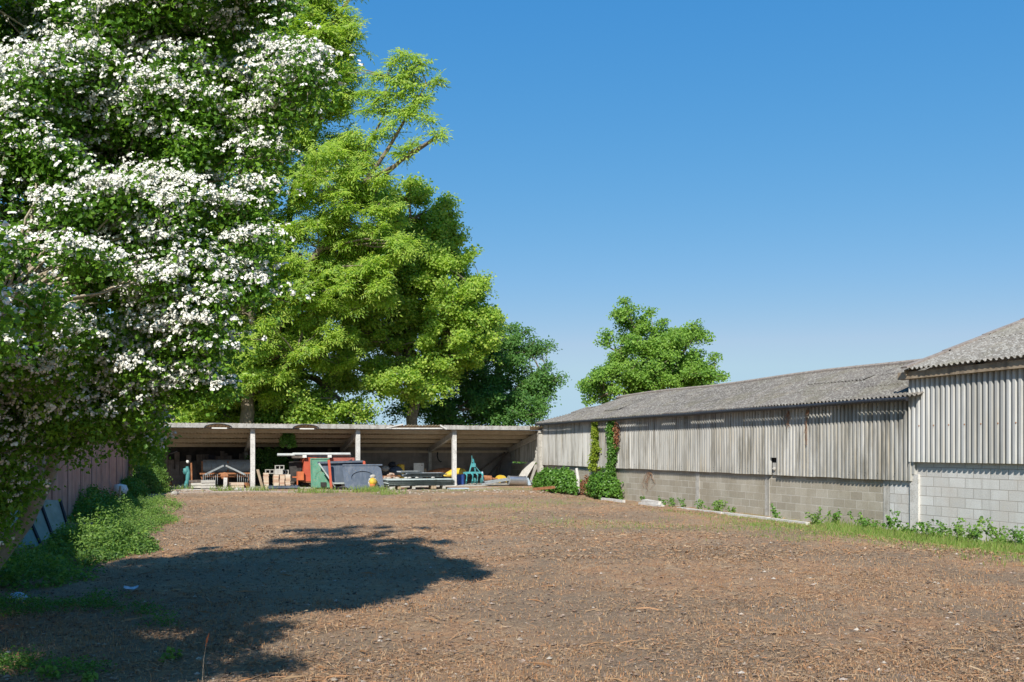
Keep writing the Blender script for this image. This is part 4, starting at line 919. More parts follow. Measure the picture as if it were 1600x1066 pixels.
ext = top_+[tuple(P(*e)) for e in [(400, 462, 7.4), (330, 492, 7.1), (318, 480, 7.1), (338, 612, 7.3), (312, 590, 7.3), (320, 560, 7.2), (295, 612, 7.3), (200, 630, 7.2), (245, 615, 7.3), (205, 655, 7.4), (120, 640, 7.1), (160, 660, 7.2), (90, 665, 7.2), (395, 388, 7.2), (385, 440, 7.4), (350, 440, 7.2), (300, 520, 7.0), (300, 430, 7.0), (-20, 790, 7.4), (5, 740, 7.3), (215, 685, 8.0), (190, 668, 7.6), (228, 700, 8.3), (75, 695, 7.4), (25, 765, 7.4), (105, 685, 7.5), (-15, 830, 7.5), (145, 675, 7.6), (0, 790, 7.4), (235, 660, 8.0), (30, 700, 7.2), (425, 30, 7.3), (430, 100, 7.3), (455, 120, 7.3), (478, 110, 7.1), (470, 150, 7.1), (482, 130, 7.0), (430, 190, 7.3), (415, 250, 7.3), (400, 310, 7.3), (385, 350, 7.4), (440, 150, 7.3), (410, 0, 7.4), (380, 340, 7.2)]]+[tuple(Wc(*e)) for e in [(-4.6, 4.6, 3.2), (-3.6, 3.7, 2.8), (-3.9, 4.3, 2.5), (-4.9, 5.2, 3.6), (-5.6, 5.4, 3.4), (-6.3, 5.2, 3.8), (-6.0, 4.0, 3.0), (-4.3, 3.2, 2.8), (-5.2, 6.4, 4.2), (-4.4, 5.4, 4.0), (-3.5, 4.8, 3.0), (-3.35, 5.3, 2.7), (-3.9, 5.6, 3.1), (-3.2, 4.2, 2.6), (-3.9, 5.5, 3), (-4.0, 4.9, 3.5), (-3.1, 5.3, 2.9), (-3.0, 5.7, 2.6), (-4.8, 6, 3), (-4.8, 4.7, 3), (-2.6, 3.8, 2.9), (-2.6, 4.1, 2.6), (-3.4, 3.5, 3), (-4.3, 5.3, 3.2), (-3.5, 5.4, 3.1), (-3.6, 4.9, 3.3), (-3.05, 4.6, 3.1), (-4.4, 5.8, 3.2), (-3.3, 4.2, 3.0), (-4.1, 5.6, 2.7), (-5.1, 5.3, 3.4), (-3.7, 5.75, 2.6), (-3.45, 5.4, 2.3), (-4.3, 6.1, 2.6), (-2.75, 4.5, 2.4), (-2.9, 4.9, 2.3), (-4.5, 5.0, 2.8), (-3.6, 6.0, 2.9), (-3.3, 5.0, 2.6)]]
def pref(p):
    n = fbm(p[:, 0]*1.1+7, p[:, 1]*.9+p[:, 2]*1.3, 3, 11); hgt = sst(1.2, 2.8, p[:, 2])
    return np.clip(sst(.25, .48, n)*.30+.12, 0, 1)*(.4+.6*hgt)
sa = P(-30, 905, 10.1); sb_ = P(40, 815, 10.0); sc_ = P(78, 745, 9.9); sd_ = P(88, 690, 9.7); se_ = P(105, 560, 9.0); sf = P(150, 400, 8.2)
st2 = [([hb, sa, sb_, sc_, sd_, se_, sf], [.15, .105, .085, .07, .06, .05, .03]), ([sa, P(-10, 830, 9.7), P(30, 740, 9.4), P(60, 600, 8.9), P(60, 300, 8.2)], [.09, .08, .07, .05, .03]),
       ([sb_, P(65, 770, 10.3), P(62, 690, 10.2), P(40, 600, 9.5)], [.05, .045, .04, .03])]
tree('hawthorn_tree', 'hawthorn tree in full white blossom overhanging from the left', 'tree', hb, P(-90, 560, 9.4), ells, 850, 15000, .28, haw_T, 'leaf_haw', 'bark_light', 11, r0=.12, mains=9, scale=(.6, 1.05),
     bloom=(blo_T, 360000, .22, pref), stems=st2, extra=ext, twig_r=.003, minr=.008, up=.45, exr=1., limb=.28, sunny=.5)
# ash behind the shed
def base(px, Z): p = P(px, 702, Z); p.z = 0; return p
ells = [E(460, 120, 48, 3.2), E(400, 250, 49, 3.6), E(520, 290, 47, 2.4), E(450, 400, 48, 3.6), E(560, 420, 48, 2.4), E(480, 40, 48, 2.4), E(500, 40, 47, 1.6), E(495, 110, 47, 1.5), E(510, 180, 47, 1.3), E(540, 250, 47, 1.4), E(500, 200, 48, 1.8), E(560, 330, 47, 1.9), E(600, 380, 47, 1.8), E(420, 480, 47, 3.0), E(300, 330, 49, 3.0), E(470, -60, 48, 2.8), E(340, 420, 49, 3.5), E(640, 130, 46, .9, .6), E(622, 210, 46, .7), E(600, 440, 47, 1.6), E(320, 560, 48, 2.6), E(430, 560, 48, 2.4), E(500, 520, 48, 2.2)]
ext = [tuple(P(*e)) for e in [(680, 128, 46), (655, 100, 46), (630, 90, 46), (640, 115, 46), (615, 125, 46), (650, 135, 46), (625, 150, 46), (600, 150, 46), (585, 160, 46.3), (575, 175, 46.3), (610, 200, 46), (630, 180, 46), (590, 215, 46.3), (650, 165, 46), (575, 240, 46.5), (560, 265, 46.6), (545, 215, 47), (535, 170, 47.5), (550, 150, 47.5), (545, 30, 47.5), (525, 120, 47.5), (510, 10, 47.5), (615, 100, 46), (590, 120, 46.3), (570, 145, 46.5), (660, 155, 46), (640, 180, 46), (600, 175, 46.3), (668, 190, 45.8), (684, 213, 45.8), (625, 240, 46), (640, 232, 46), (585, 260, 46.4), (560, 240, 47), (600, 285, 46.6), (615, 320, 46.8), (540, 60, 47.5), (530, 20, 47.5), (520, 100, 47.5), (536, 85, 47.5), (545, 110, 47)]]
br1 = [P(430, 520, 48), P(470, 430, 47.6), P(530, 350, 47), P(570, 285, 46.6), P(605, 235, 46.3), P(640, 175, 46), P(665, 135, 46)]
br2 = [P(570, 285, 46.6), P(610, 262, 46.3), P(650, 238, 46), P(684, 215, 45.8)]
br3 = [P(530, 350, 47), P(550, 270, 47), P(580, 220, 46.6), P(600, 180, 46.4), P(605, 120, 46.2)]
br4 = [P(380, 500, 48), P(410, 330, 48), P(470, 170, 48), P(500, 60, 48), P(560, -20, 47.5)]
br5 = [P(330, 460, 45), P(400, 440, 44.6), P(460, 425, 44.5), P(560, 400, 45)]
br6 = [P(300, 560, 46), P(380, 555, 45.5), P(470, 545, 45.3), P(540, 500, 45.2), P(600, 470, 45.4)]
fk = P(400, 540, 49)
tree('ash_tree', 'tall ash tree with feathery light green leaves rising above the shed', 'tree', base(388, 49), fk, ells, 560, 5600, .8, ash_T, 'leaf_ash', 'bark', 21, r0=.45, mains=10, extra=ext, twig_r=.018, minr=.05, scale=(.8, 1.3),
     stems=[(br1, [.26, .2, .16, .12, .1, .06, .03]), (br2, [.09, .07, .05, .03]), (br3, [.13, .1, .08, .05, .03]), (br4, [.3, .22, .16, .12, .08])], zmin=2.6)
# sycamores
ells = [E(650, 400, 53, 2.3), E(620, 330, 53, 1.6), E(685, 350, 53, 1.2), E(700, 450, 52, 2.4), E(610, 480, 53, 2.6), E(700, 530, 52, 2.6), E(640, 600, 51, 2.4, 1.3), E(570, 560, 53, 2.3), E(560, 440, 54, 2.6), E(735, 500, 52, 1.2), E(740, 455, 52, .8), E(640, 330, 53, 1.6), E(690, 330, 53, .9), E(705, 385, 53, 1.1), E(760, 490, 52, .8), E(580, 500, 52, 2.4)]
tree('sycamore_tree', 'broad sycamore with bright yellow green crown right of the ash', 'tree', base(650, 53), P(650, 560, 53), ells, 420, 4700, .78, syc_T, 'leaf_syc', 'bark', 31, r0=.4, mains=9, twig_r=.014, minr=.04, zmin=2.8)
ells = [E(450, 500, 54, 3.0), E(380, 560, 55, 3.2), E(500, 600, 53, 2.2, 1.4), E(320, 600, 54, 3.2), E(430, 620, 52, 2.6, 1.4), E(260, 560, 56, 4), E(180, 620, 56, 4), E(350, 640, 50, 2.2, 1.3), E(470, 645, 50, 2, 1.1), E(540, 640, 50, 1.4, .9), E(260, 645, 50, 2.2, 1.3), E(410, 600, 50, 2, 1.3)]
tree('sycamore_tree', 'leafy sycamore behind the left half of the shed with leaning trunk', 'tree', base(470, 54), P(455, 570, 54), ells, 400, 4700, .9, syc_T, 'leaf_syc', 'bark', 32, r0=.42, mains=9, twig_r=.014, minr=.04, zmin=2.5)
ells = [E(790, 560, 58, 2.3), E(740, 590, 57, 2.2), E(800, 620, 57, 2.5, 1.4), E(755, 540, 58, 1.8), E(840, 600, 57, 1.2, .8), E(730, 640, 56, 2.2, 1.2), E(835, 545, 58, .8, .5), E(660, 640, 56, 2.0, .8), E(700, 560, 57, 2.2), E(820, 640, 56, 1.8, .9), E(770, 640, 56, 2.2, .9)]
ext = [tuple(P(*e)) for e in [(858, 540, 58), (868, 592, 57), (850, 600, 57), (820, 520, 58), (800, 516, 58), (855, 575, 57), (780, 505, 58), (845, 640, 57)]]
tree('dark_tree', 'dark green tree behind the right end of the shed', 'tree', base(775, 58), P(772, 610, 58), ells, 280, 2100, .7, drk_T, 'leaf_dark', 'bark', 33, r0=.32, mains=8, extra=ext, twig_r=.014, minr=.035, zmin=2.4)
ells = [E(1000, 570, 62, 2.4, 2.0), E(960, 600, 62, 2.0, 1.5), E(1050, 560, 62, 2.2, 1.7), E(1030, 600, 62, 2.4, 1.4), E(985, 510, 62, 1.2), E(1075, 590, 62, 1.8, 1.2), E(1080, 525, 62, .9, .6), E(1025, 535, 62, 1.5), E(1055, 530, 62, 1.1)]
ext = [tuple(P(*e)) for e in [(976, 472, 62), (986, 486, 62), (972, 490, 62), (1016, 492, 62), (950, 525, 62), (948, 540, 62), (1035, 505, 62), (1085, 510, 62), (1115, 560, 62), (1095, 575, 62), (1125, 590, 62), (1112, 592, 62), (935, 585, 62), (928, 612, 62), (922, 625, 62)]]
tree('field_tree', 'lone mid green maple standing behind the long barn', 'tree', base(1015, 62), P(1018, 610, 62), ells, 190, 1650, .64, syc_T, 'leaf_mid', 'bark', 41, r0=.3, mains=9, extra=ext, twig_r=.016, minr=.04, zmin=2)
# understory behind the shed, one shrub each
def bush(name, label, cat, c, r, n, temps, mat, seed, scl=(.8, 1.2), group=None, stem='bark', kind=None, base_z=None):
    r_ = np.random.default_rng(seed); c = Vector(c); d = r_.normal(size=(n, 3)); d /= np.linalg.norm(d, axis=1, keepdims=True); d[:, 2] = np.abs(d[:, 2])
    lump = .75+.5*np.array([fbm(np.array([q_[0]*2.1+seed]), np.array([q_[1]*2.1+q_[2]*1.7]), 3, seed)[0] for q_ in d]); q = r_.uniform(.3, 1, n)**.5*lump*r_.uniform(.85, 1.18, n)
    pos = np.array(c)+d*q[:, None]*np.array(r); t = thing(name, label, cat, c, group)
    nr = d.copy(); nr[:, 2] += .5; V_, Fs_ = foliage(pos, nr, temps, scl, seed); mk('leaves', V_, Fs_, mat, t, False, tuple(c))
    sb = MB(); rd_ = random.Random(seed)
    for i in range(max(4, n//14)):
        p_ = pos[rd_.randrange(n)]; sb.tube(curve((c.x+rd_.uniform(-.2, .2)*r[0], c.y+rd_.uniform(-.2, .2)*r[1], c.z-.02), p_, .1, 4, rd_), [.012, .01, .008, .006, .004], 4, caps=False)
    sb.build('stems', stem, t); return t
def foliage(pos, nrm, temps, scl, seed):
    r_ = np.random.default_rng(seed); pos = np.array(pos); F_ = frames(np.array(nrm)+r_.normal(size=pos.shape)*.3); sc = r_.uniform(scl[0], scl[1], len(pos)); ti = r_.integers(0, len(temps), len(pos)); parts = []
    for q_, T in enumerate(temps):
        m_ = ti == q_
        if m_.any(): parts.append(stamp(T, pos[m_], F_[m_], sc[m_]))
    return merge(parts)
for i, (px, Z_, h_, w_, m_, l_) in enumerate([(262, 49, 4.6, 2.4, 'leaf_syc', 'light green shrub behind the left end of the shed roof'), (325, 51, 4.9, 2.2, 'leaf_mid', 'mid green shrub behind the shed left of the ash trunk'), (372, 52, 4.4, 1.8, 'leaf_dark', 'dark shrub directly behind the ash trunk'),
        (425, 51, 4.9, 2.0, 'leaf_mid', 'mid green shrub between the two trunks behind the shed'), (488, 50, 4.7, 1.9, 'leaf_syc', 'light green shrub right of the leaning sycamore trunk'), (540, 51, 4.2, 1.5, 'leaf_mid', 'small mid green shrub behind the second bay'), (700, 56, 5.2, 2.0, 'leaf_dark', 'dark low shrub under the dark tree'), (770, 56, 5.4, 2.6, 'leaf_dark', 'dark shrub behind the right bay of the shed')]):
    p = base(px, Z_); bush('shrub', l_, 'shrub', p, (w_, w_, h_), 330, syc_T, m_, 400+i, (.8, 1.2), 'shrubs behind the shed')
# ================================================================== SMALL PLANTS
ivy_T = [T_spray(90+i, 16, .12, (.05, .085), .8, .9, .3) for i in range(5)]
weed_T = [T_spray(110+i, 22, .13, (.035, .07), .8, .55, .5) for i in range(5)]
weedF_T = [T_spray(130+i, 22, .13, (.025, .05), .8, .45, .5) for i in range(5)]
def foliage(pos, nrm, temps, scl, seed):
    r_ = np.random.default_rng(seed); pos = np.array(pos); F_ = frames(np.array(nrm)+r_.normal(size=pos.shape)*.3); sc = r_.uniform(scl[0], scl[1], len(pos)); ti = r_.integers(0, len(temps), len(pos)); parts = []
    for q_, T in enumerate(temps):
        m_ = ti == q_
        if m_.any(): parts.append(stamp(T, pos[m_], F_[m_], sc[m_]))
    return merge(parts)
def bush(name, label, cat, c, r, n, temps, mat, seed, scl=(.8, 1.2), group=None, stem='bark', kind=None, base_z=None):
    r_ = np.random.default_rng(seed); c = Vector(c); d = r_.normal(size=(n, 3)); d /= np.linalg.norm(d, axis=1, keepdims=True); d[:, 2] = np.abs(d[:, 2])
    lump = .75+.5*np.array([fbm(np.array([q_[0]*2.1+seed]), np.array([q_[1]*2.1+q_[2]*1.7]), 3, seed)[0] for q_ in d]); q = r_.uniform(.3, 1, n)**.5*lump
    pos = np.array(c)+d*q[:, None]*np.array(r); t = thing(name, label, cat, c, group)
    nr = d.copy(); nr[:, 2] += .5; V_, Fs_ = foliage(pos, nr, temps, scl, seed); mk('leaves', V_, Fs_, mat, t, False, tuple(c))
    sb = MB(); rd_ = random.Random(seed)
    for i in range(max(4, n//14)):
        p_ = pos[rd_.randrange(n)]; sb.tube(curve((c.x+rd_.uniform(-.2, .2)*r[0], c.y+rd_.uniform(-.2, .2)*r[1], c.z-.02), p_, .1, 4, rd_), [.012, .01, .008, .006, .004], 4, caps=False)
    sb.build('stems', stem, t); return t
def gp_(px, py): p = G(px, py); p.z = gzf(p.x, p.y); return p
bush('bush', 'rounded green bush against the barn wall beside the shed', 'bush', Vector((15.15, 36.4, 0)), (.8, 2.1, .95), 620, ivy_T, 'leaf_ivy', 1, (1.0, 1.6))
bush('bush', 'leafy overgrown bush at the foot of the ivy columns', 'bush', Vector((15.85, 33.0, -.12)), (.5, 1.3, .95), 420, ivy_T, 'leaf_ivy', 2, (.9, 1.5))
bush('bush', 'reddish brown dying bush between the two green bushes', 'bush', Vector((15.75, 34.4, -.1)), (.25, .4, .95), 34, ivy_T, 'leaf_red', 3, (.8, 1.3))
def ivy(name, label, y0, w_, z0, z1, n, mat, seed, dens=1.):
    r_ = np.random.default_rng(seed); zz = r_.uniform(z0, z1, n); t0 = (zz-z0)/(z1-z0); yy = y0+np.clip(r_.standard_t(3, size=n), -3.2, 3.2)*w_*(1.2-.6*t0)*.42*(.6+.8*vnoise(zz*2.3, zz*0, seed))+.09*np.sin(zz*3+seed); xx = BX-.16-np.abs(r_.normal(size=n))*.07*(1.6-t0)
    pos = np.stack([xx, yy, zz], 1); t = thing(name, label, 'ivy', (BX-.15, y0, z0)); V_, Fs_ = foliage(pos, np.tile([-1., -.3, .5], (n, 1)), ivy_T, (.7, 1.2), seed); mk('leaves', V_, Fs_, mat, t, False, tuple(t.location))
    b = MB(); rd_ = random.Random(seed)
    for i in range(3): b.tube([(BX-.14, y0+rd_.uniform(-.1, .1)+.05*math.sin(q*.9+i), z0+(z1-z0)*q/9) for q in range(10)], [.02-.0015*q for q in range(10)], 5, caps=False)
    b.build('stems', 'bark', t)
y_a = atX(936, BX); y_b = atX(963, BX); y_c = atX(972, BX)
ivy('ivy_column', 'narrow yellow green ivy column on the barn wall', y_a, .24, .9, 2.9, 230, 'leaf_yellow', 5)
ivy('ivy_column', 'thick dark green ivy column climbing the barn wall', y_b, .33, .1, 2.95, 460, 'leaf_ivy', 6)
ivy('ivy_column', 'withered red brown creeper right of the dark ivy', y_c, .12, 1.8, 2.7, 20, 'leaf_red', 7)
b = MB(); p = (15.4, 34.6); b.tube([(p[0], p[1], -.1), (p[0]+.02, p[1], .5), (p[0]-.03, p[1]+.05, .95)], [.09, .075, .06], 9); one(b, 'dead_stump', 'concrete_pale', 'pale dead stump in front of the ivy bush', 'stump')
# dead creepers
def creeper(label, px, z0, z1, seed, n=5, sp=.12, xoff=.13):
    y0 = atX(px, BX); t = thing('dead_creeper', label, 'creeper', (BX-xoff, y0, z0), 'dead creepers on the barn'); rd_ = random.Random(seed); b = MB(); tips = []
    for i in range(n):
        ya = y0+rd_.uniform(-sp, sp)*.5; z_ = z1 if xoff > .1 else z0; pts = [(BX-xoff, ya, z1)]; dz = (z1-z0)*rd_.uniform(.35, 1)
        for q_ in range(1, 7): ya += rd_.uniform(-sp, sp)*.4; pts.append((BX-xoff-rd_.uniform(0, .02), ya, z1-dz*q_/6)); tips.append(pts[-1])
        b.tube(pts, [.01-.001*q_ for q_ in range(7)], 4, caps=False)
    b.build('stems', 'twig_dead', t); V_, Fs_ = foliage(np.array(tips), np.tile([-1., -.3, .3], (len(tips), 1)), [T_spray(5, 2, .04, (.02, .035), .8, .6, .3)], (.6, 1.1), seed); mk('dry_leaves', V_, Fs_, 'leaf_red', t, False, tuple(t.location))
creeper('short dead creeper hanging left below the barn gutter', 1236, 2.3, 2.85, 1, 6, .22)
creeper('long dead creeper hanging below the barn gutter', 1268, 1.85, 2.85, 2, 5, .12)
creeper('dead creeper spreading on the block wall right of the ivy', 1016, .0, .9, 3, 9, .5, .02)
# plants along the wall
def sprig(label, px, xw, h_, seed, w_=.16, mat='leaf_ivy', n=26):
    h_ *= .8; n = int(n*.8)
    y0 = atX(px, xw); c = Vector((xw, y0, gzf(xw, y0)-.0)); rd_ = random.Random(seed); t = thing('wall_plant', label, 'plant', c, 'plants along the barn wall'); b = MB(); pos = []
    for i in range(max(2, n//8)):
        tip = c+Vector((rd_.uniform(-w_, w_), rd_.uniform(-w_, w_)*1.4, h_*rd_.uniform(.6, 1.05))); pts = curve(c+Vector((rd_.uniform(-.04, .04), rd_.uniform(-.04, .04), 0)), tip, .0, 6, rd_, .08); b.tube(pts, [.009-.001*q_ for q_ in range(7)], 4, caps=False)
        for p_ in pts[1:]: pos.append(tuple(p_+Vector((rd_.uniform(-.05, .05), rd_.uniform(-.05, .05), 0)))); 
    b.build('stems', 'leaf_weed', t); h_ *= 1.; V_, Fs_ = foliage(np.array(pos), np.tile([-.6, -.6, .8], (len(pos), 1)), [T_spray(seed+q_, 6, .06, (.045, .085), .8, .85, .4) for q_ in range(3)], (.7, 1.2), seed); mk('leaves', V_, Fs_, mat, t, False, tuple(c))
for a_ in [('small bright plant at the wall foot nearest the ivy bush', 1012, 15.9, .35, 1, .18), ('small green sprig where the kerb begins', 1037, 15.7, .4, 2), ('slender upright sprig second along the kerb', 1050, 15.9, .45, 3, .1),
           ('dark leafy plant sprouting at the kerb left of the pier', 1068, 15.9, .4, 4), ('low leafy plant hugging the kerb middle', 1090, 15.8, .38, 5, .22), ('wide leafy clump at the kerb, the widest there', 1118, 15.8, .42, 6, .32, 'leaf_weed', 60),
           ('small yellowish plant just right of the widest clump', 1145, 15.8, .3, 7, .2, 'leaf_weed'), ('tall narrow sprig below the dark opening in the sheets', 1217, 15.95, .62, 8, .12), ('bright bushy sprig at the right end of the kerb', 1274, 15.7, .5, 9, .25, 'leaf_weed', 50),
           ('upright dark plant between two bare wall stretches', 1305, 15.8, .55, 10, .17, 'leaf_ivy', 40), ('yellow green plant before the grey blocks', 1345, 15.7, .5, 11, .25, 'leaf_weed', 50), ('tall sprig climbing in front of the white painted blocks', 1397, 15.8, .75, 12, .14, 'leaf_ivy', 40),
           ('bushy plant at the foot of the barn joint', 1368, 15.6, .38, 13, .35, 'leaf_ivy', 60), ('low plant below the concrete pier between the barns', 1425, 15.6, .45, 14, .35, 'leaf_ivy', 60), ('dark leafy plant first under the white wall', 1462, 15.6, .5, 15, .4, 'leaf_ivy', 70),
           ('tallest green bush plant under the white block wall', 1500, 15.6, .65, 16, .4, 'leaf_weed', 110), ('small plant in the gap under the white wall', 1530, 15.6, .4, 17, .2, 'leaf_ivy', 30), ('leaning leafy plant near the right edge of the white wall', 1572, 15.5, .72, 18, .35, 'leaf_weed', 90), ('dark plant at the far right edge under the wall', 1598, 15.5, .5, 19, .35, 'leaf_ivy', 60)]:
    sprig(*a_)
# shed vegetation
bush('ivy_mass', 'dark ivy clinging to the left end of the shed', 'ivy', Vector((X_(236, 41), 41.1, .6)), (.55, .5, 1.6), 330, ivy_T, 'leaf_dark', 21, (.9, 1.4))
p = Vector((X_(449, 41.6), 41.6, 1.9)); bush('ivy_mass', 'ivy tuft hanging down from the shed roof', 'ivy', p, (.38, .3, .75), 160, ivy_T, 'leaf_ivy', 22, (.8, 1.2))
p = Vector((X_(418, 44.3), 44.3, .5)); bush('ivy_mass', 'dark ivy covering the back of the second bay', 'ivy', p, (1.3, .4, 1.3), 500, ivy_T, 'leaf_dark', 23, (.9, 1.4))
p = Vector((X_(235, 38.5), 38.3, 0)); bush('shrub', 'bright yellow green shrub at the left corner of the shed', 'shrub', p, (.8, .9, 1.25), 420, weed_T, 'leaf_weed', 24, (1.0, 1.6))
p = P(205, 760, 33); p.z = gzf(p.x, p.y); bush('shrub', 'dark shrub against the far end of the pink fence', 'shrub', p, (.6, 1.0, .75), 300, weed_T, 'leaf_ivy', 25, (1.1, 1.6))
# climbing growth at fence end, sunlit
p = P(212, 700, 36); bush('climber', 'pale sunlit climber hanging over the fence end', 'climber', P(212, 735, 36), (.4, .5, 2.3), 160, weed_T, 'leaf_syc', 26, (1.2, 1.8))
# weed masses on the left (ground cover)
def cover(name, label, cat, polys, n, hfun, temps, mat, seed, scl=(.8, 1.3)):
    r_ = np.random.default_rng(seed); pos = []
    tot = sum(q_[4] for q_ in polys)
    for (cx, cy, rx, ry, wgt) in polys:
        m_ = int(n*wgt/tot); a0 = r_.uniform(0, 2*math.pi, m_); q_ = r_.uniform(0, 1, m_)**.5; x = cx+rx*q_*np.cos(a0); y = cy+ry*q_*np.sin(a0)
        hh = hfun*(1-q_**2.5)*np.clip(2.6*(fbm(x*2.4, y*2.4, 3, seed)-.2), .12, 1.5); z = gz(x, y)+hh*r_.uniform(.25, 1, m_)**.6
        kp_ = r_.uniform(size=m_) < np.clip(3.5*(fbm(x*1.9, y*1.9, 3, seed+3)-.27), .15, 1); pos.append(np.stack([x, y, z], 1)[kp_])
    pos = np.concatenate(pos); V_, Fs_ = foliage(pos, np.tile([0, -.2, 1.], (len(pos), 1)), temps, scl, seed)
    return tag(mk(name, V_, Fs_, mat), label, cat, kind='stuff')
def pol(px, py, rx, ry, wgt): p = G(px, py); return (p.x, p.y, rx, ry, wgt)
cover('weed_patch', 'sunlit nettle like weeds below the leaning green boards', 'weeds', [pol(155, 862, .9, 1.5, 5), pol(105, 878, .7, 1.2, 3.5), pol(40, 905, .9, 1.1, 2)], 1700, .6, weed_T, 'leaf_weed', 51, (.8, 1.3))
cover('weed_patch', 'bright low weeds on the open bank before the fence', 'weeds', [pol(218, 815, .85, 2.2, 4), pol(235, 795, .9, 2.5, 3), pol(200, 830, .6, 1.2, 1.5)], 1600, .42, weedF_T, 'leaf_weed', 52, (1.0, 1.6))
cover('weed_patch', 'dark green weeds in shade along the foot of the fence', 'weeds', [pol(150, 805, .8, 3.0, 3), pol(150, 800, .6, 2.2, 2), pol(180, 792, .6, 2.5, 2)], 1700, .7, weed_T, 'leaf_ivy', 53, (1.0, 1.7))
cover('weed_patch', 'shaded low green cleavers in the near left foreground', 'weeds', [pol(105, 950, .55, .45, 3), pol(10, 950, .5, .6, 1.6), pol(60, 915, .6, .5, 1), pol(160, 935, .3, .35, .7), pol(215, 960, .25, .25, .3), pol(250, 975, .2, .2, .2), pol(20, 1045, .35, .25, .7), pol(110, 1050, .3, .2, .4)], 750, .17, weedF_T, 'leaf_ivy', 54, (.55, .95))
# grass blades
def blades(px_fn, n, hr, seed, name, label, mask, wd=.006, mat='grass'):
    r_ = np.random.default_rng(seed); x, y = px_fn(r_, n); m_ = r_.uniform(size=len(x)) < mask(x, y); x = x[m_]; y = y[m_]; n = len(x); z = gz(x, y)
    h_ = r_.uniform(hr[0], hr[1], n); a0 = r_.uniform(0, 2*math.pi, n); ln = r_.uniform(.1, .7, n)*h_; a1 = r_.uniform(0, 2*math.pi, n)
    b0 = np.stack([x, y, z-.01], 1); s_ = np.stack([np.cos(a0), np.sin(a0), 0*a0], 1)*wd; t_ = np.stack([x+np.cos(a1)*ln, y+np.sin(a1)*ln, z+h_], 1); md = b0*.45+t_*.55; md[:, 2] += h_*.12
    V_ = np.stack([b0-s_, b0+s_, md+s_*.8, t_, md-s_*.8], 1).reshape(-1, 3); F_ = np.arange(n*5).reshape(n, 5)
    return tag(mk(name, V_, [F_], mat), label, 'grass', kind='stuff')
def area_cam(zlo, zhi, xlo=-.7, xhi=.85, pw_=1.0):
    def f(r_, n):
        zz = np.exp(r_.uniform(math.log(zlo), math.log(zhi), n)) if pw_ == 1 else r_.uniform(zlo, zhi, n); q_ = r_.uniform(xlo, xhi, n); xc = q_*zz
        return xc*CT+zz*ST, zz*CT-xc*ST
    return f
def inyard(x, y): return (x > -3.6) & (x < 16.1) & (y < 40)
blades(area_cam(8, 45, -.1, .9), 190000, (.03, .10), 61, 'grass', 'green grass along the barn side of the yard', lambda x, y: grass_mask(x, y)*inyard(x, y), .006)
blades(area_cam(8, 24, .35, 1.0), 110000, (.08, .24), 66, 'grass', 'longer green grass under the white wall', lambda x, y: grass_mask(x, y)*sst(13.2, 14.6, x)*inyard(x, y), .007)
blades(lambda r_, n: (np.concatenate([r_.normal(G(a_, c_).x, .35, n//9) for a_, c_ in ((575, 768), (560, 769), (480, 770), (510, 771), (350, 768), (400, 768), (610, 772), (590, 766), (275, 766))]), np.concatenate([r_.normal(G(a_, c_).y, .3, n//9) for a_, c_ in ((575, 768), (560, 769), (480, 770), (510, 771), (350, 768), (400, 768), (610, 772), (590, 766), (275, 766))])), 1500, (.05, .3), 63, 'grass_tufts', 'grass tufts growing at the foot of the shed junk', lambda x, y: x*0+1., .009)
blades(area_cam(6, 40), 9000, (.03, .10), 64, 'dry_grass', 'sparse dry stalks over the bare ground', lambda x, y: inyard(x, y)*.5, .003, 'straw')
blades(area_cam(5.6, 34), 160000, (.008, .035), 65, 'stubble', 'fine dry stubble and leaf fragments covering the yard', lambda x, y: inyard(x, y)*(.2+.8*sst(.4, .58, fbm(x*.45, y*.9, 4, 44))), .005, 'straw')
# ================================================================== GROUND LITTER
def litter(n, zlo, zhi, L, W_, seed, name, label, mat, mask):
    r_ = np.random.default_rng(seed); x, y = area_cam(zlo, zhi)(r_, n); m_ = inyard(x, y) & (r_.uniform(size=n) < mask(x, y)); x = x[m_]; y = y[m_]; n = len(x); z = gz(x, y)+.012+r_.uniform(0, .02, n)
    a0 = r_.uniform(0, 2*math.pi, n); l_ = r_.uniform(L[0], L[1], n)*r_.uniform(.4, 1, n); w_ = r_.uniform(W_[0], W_[1], n); tz = r_.normal(size=n)*.22
    d = np.stack([np.cos(a0)*np.cos(tz), np.sin(a0)*np.cos(tz), np.sin(tz)], 1)*l_[:, None]*.5; s_ = np.stack([-np.sin(a0), np.cos(a0), r_.normal(size=n)*.5], 1)*w_[:, None]*.5; c_ = np.stack([x, y, z], 1)
    k_ = np.stack([0*x, 0*x, l_*.06], 1)
    V_ = np.stack([c_-d-s_*.6, c_+s_*.2-s_+k_, c_+d-s_*.4, c_+d+s_*.5, c_+s_*.8+k_, c_-d+s_*.7], 1).reshape(-1, 3); F_ = np.arange(n*6).reshape(n, 6)
    return tag(mk(name, V_, [F_], mat), label, 'litter', kind='stuff')
pm = lambda x, y: np.clip(sst(.38, .58, fbm(x*.6, y*1.1, 4, 91))*1.0+.12, 0, 1)*(1-.7*pale_mask(x, y))
litter(135000, 5.5, 14, (.012, .075), (.003, .009), 71, 'mulch', 'dry straw, bark and twig shreds over the near ground', 'straw', pm)
litter(98000, 14, 39, (.03, .13), (.007, .02), 72, 'mulch', 'dry straw and bark shreds over the far ground', 'straw', pm)
litter(2500, 6, 30, (.15, .4), (.006, .014), 73, 'twig_litter', 'longer twigs strewn over the yard', 'straw', pm)
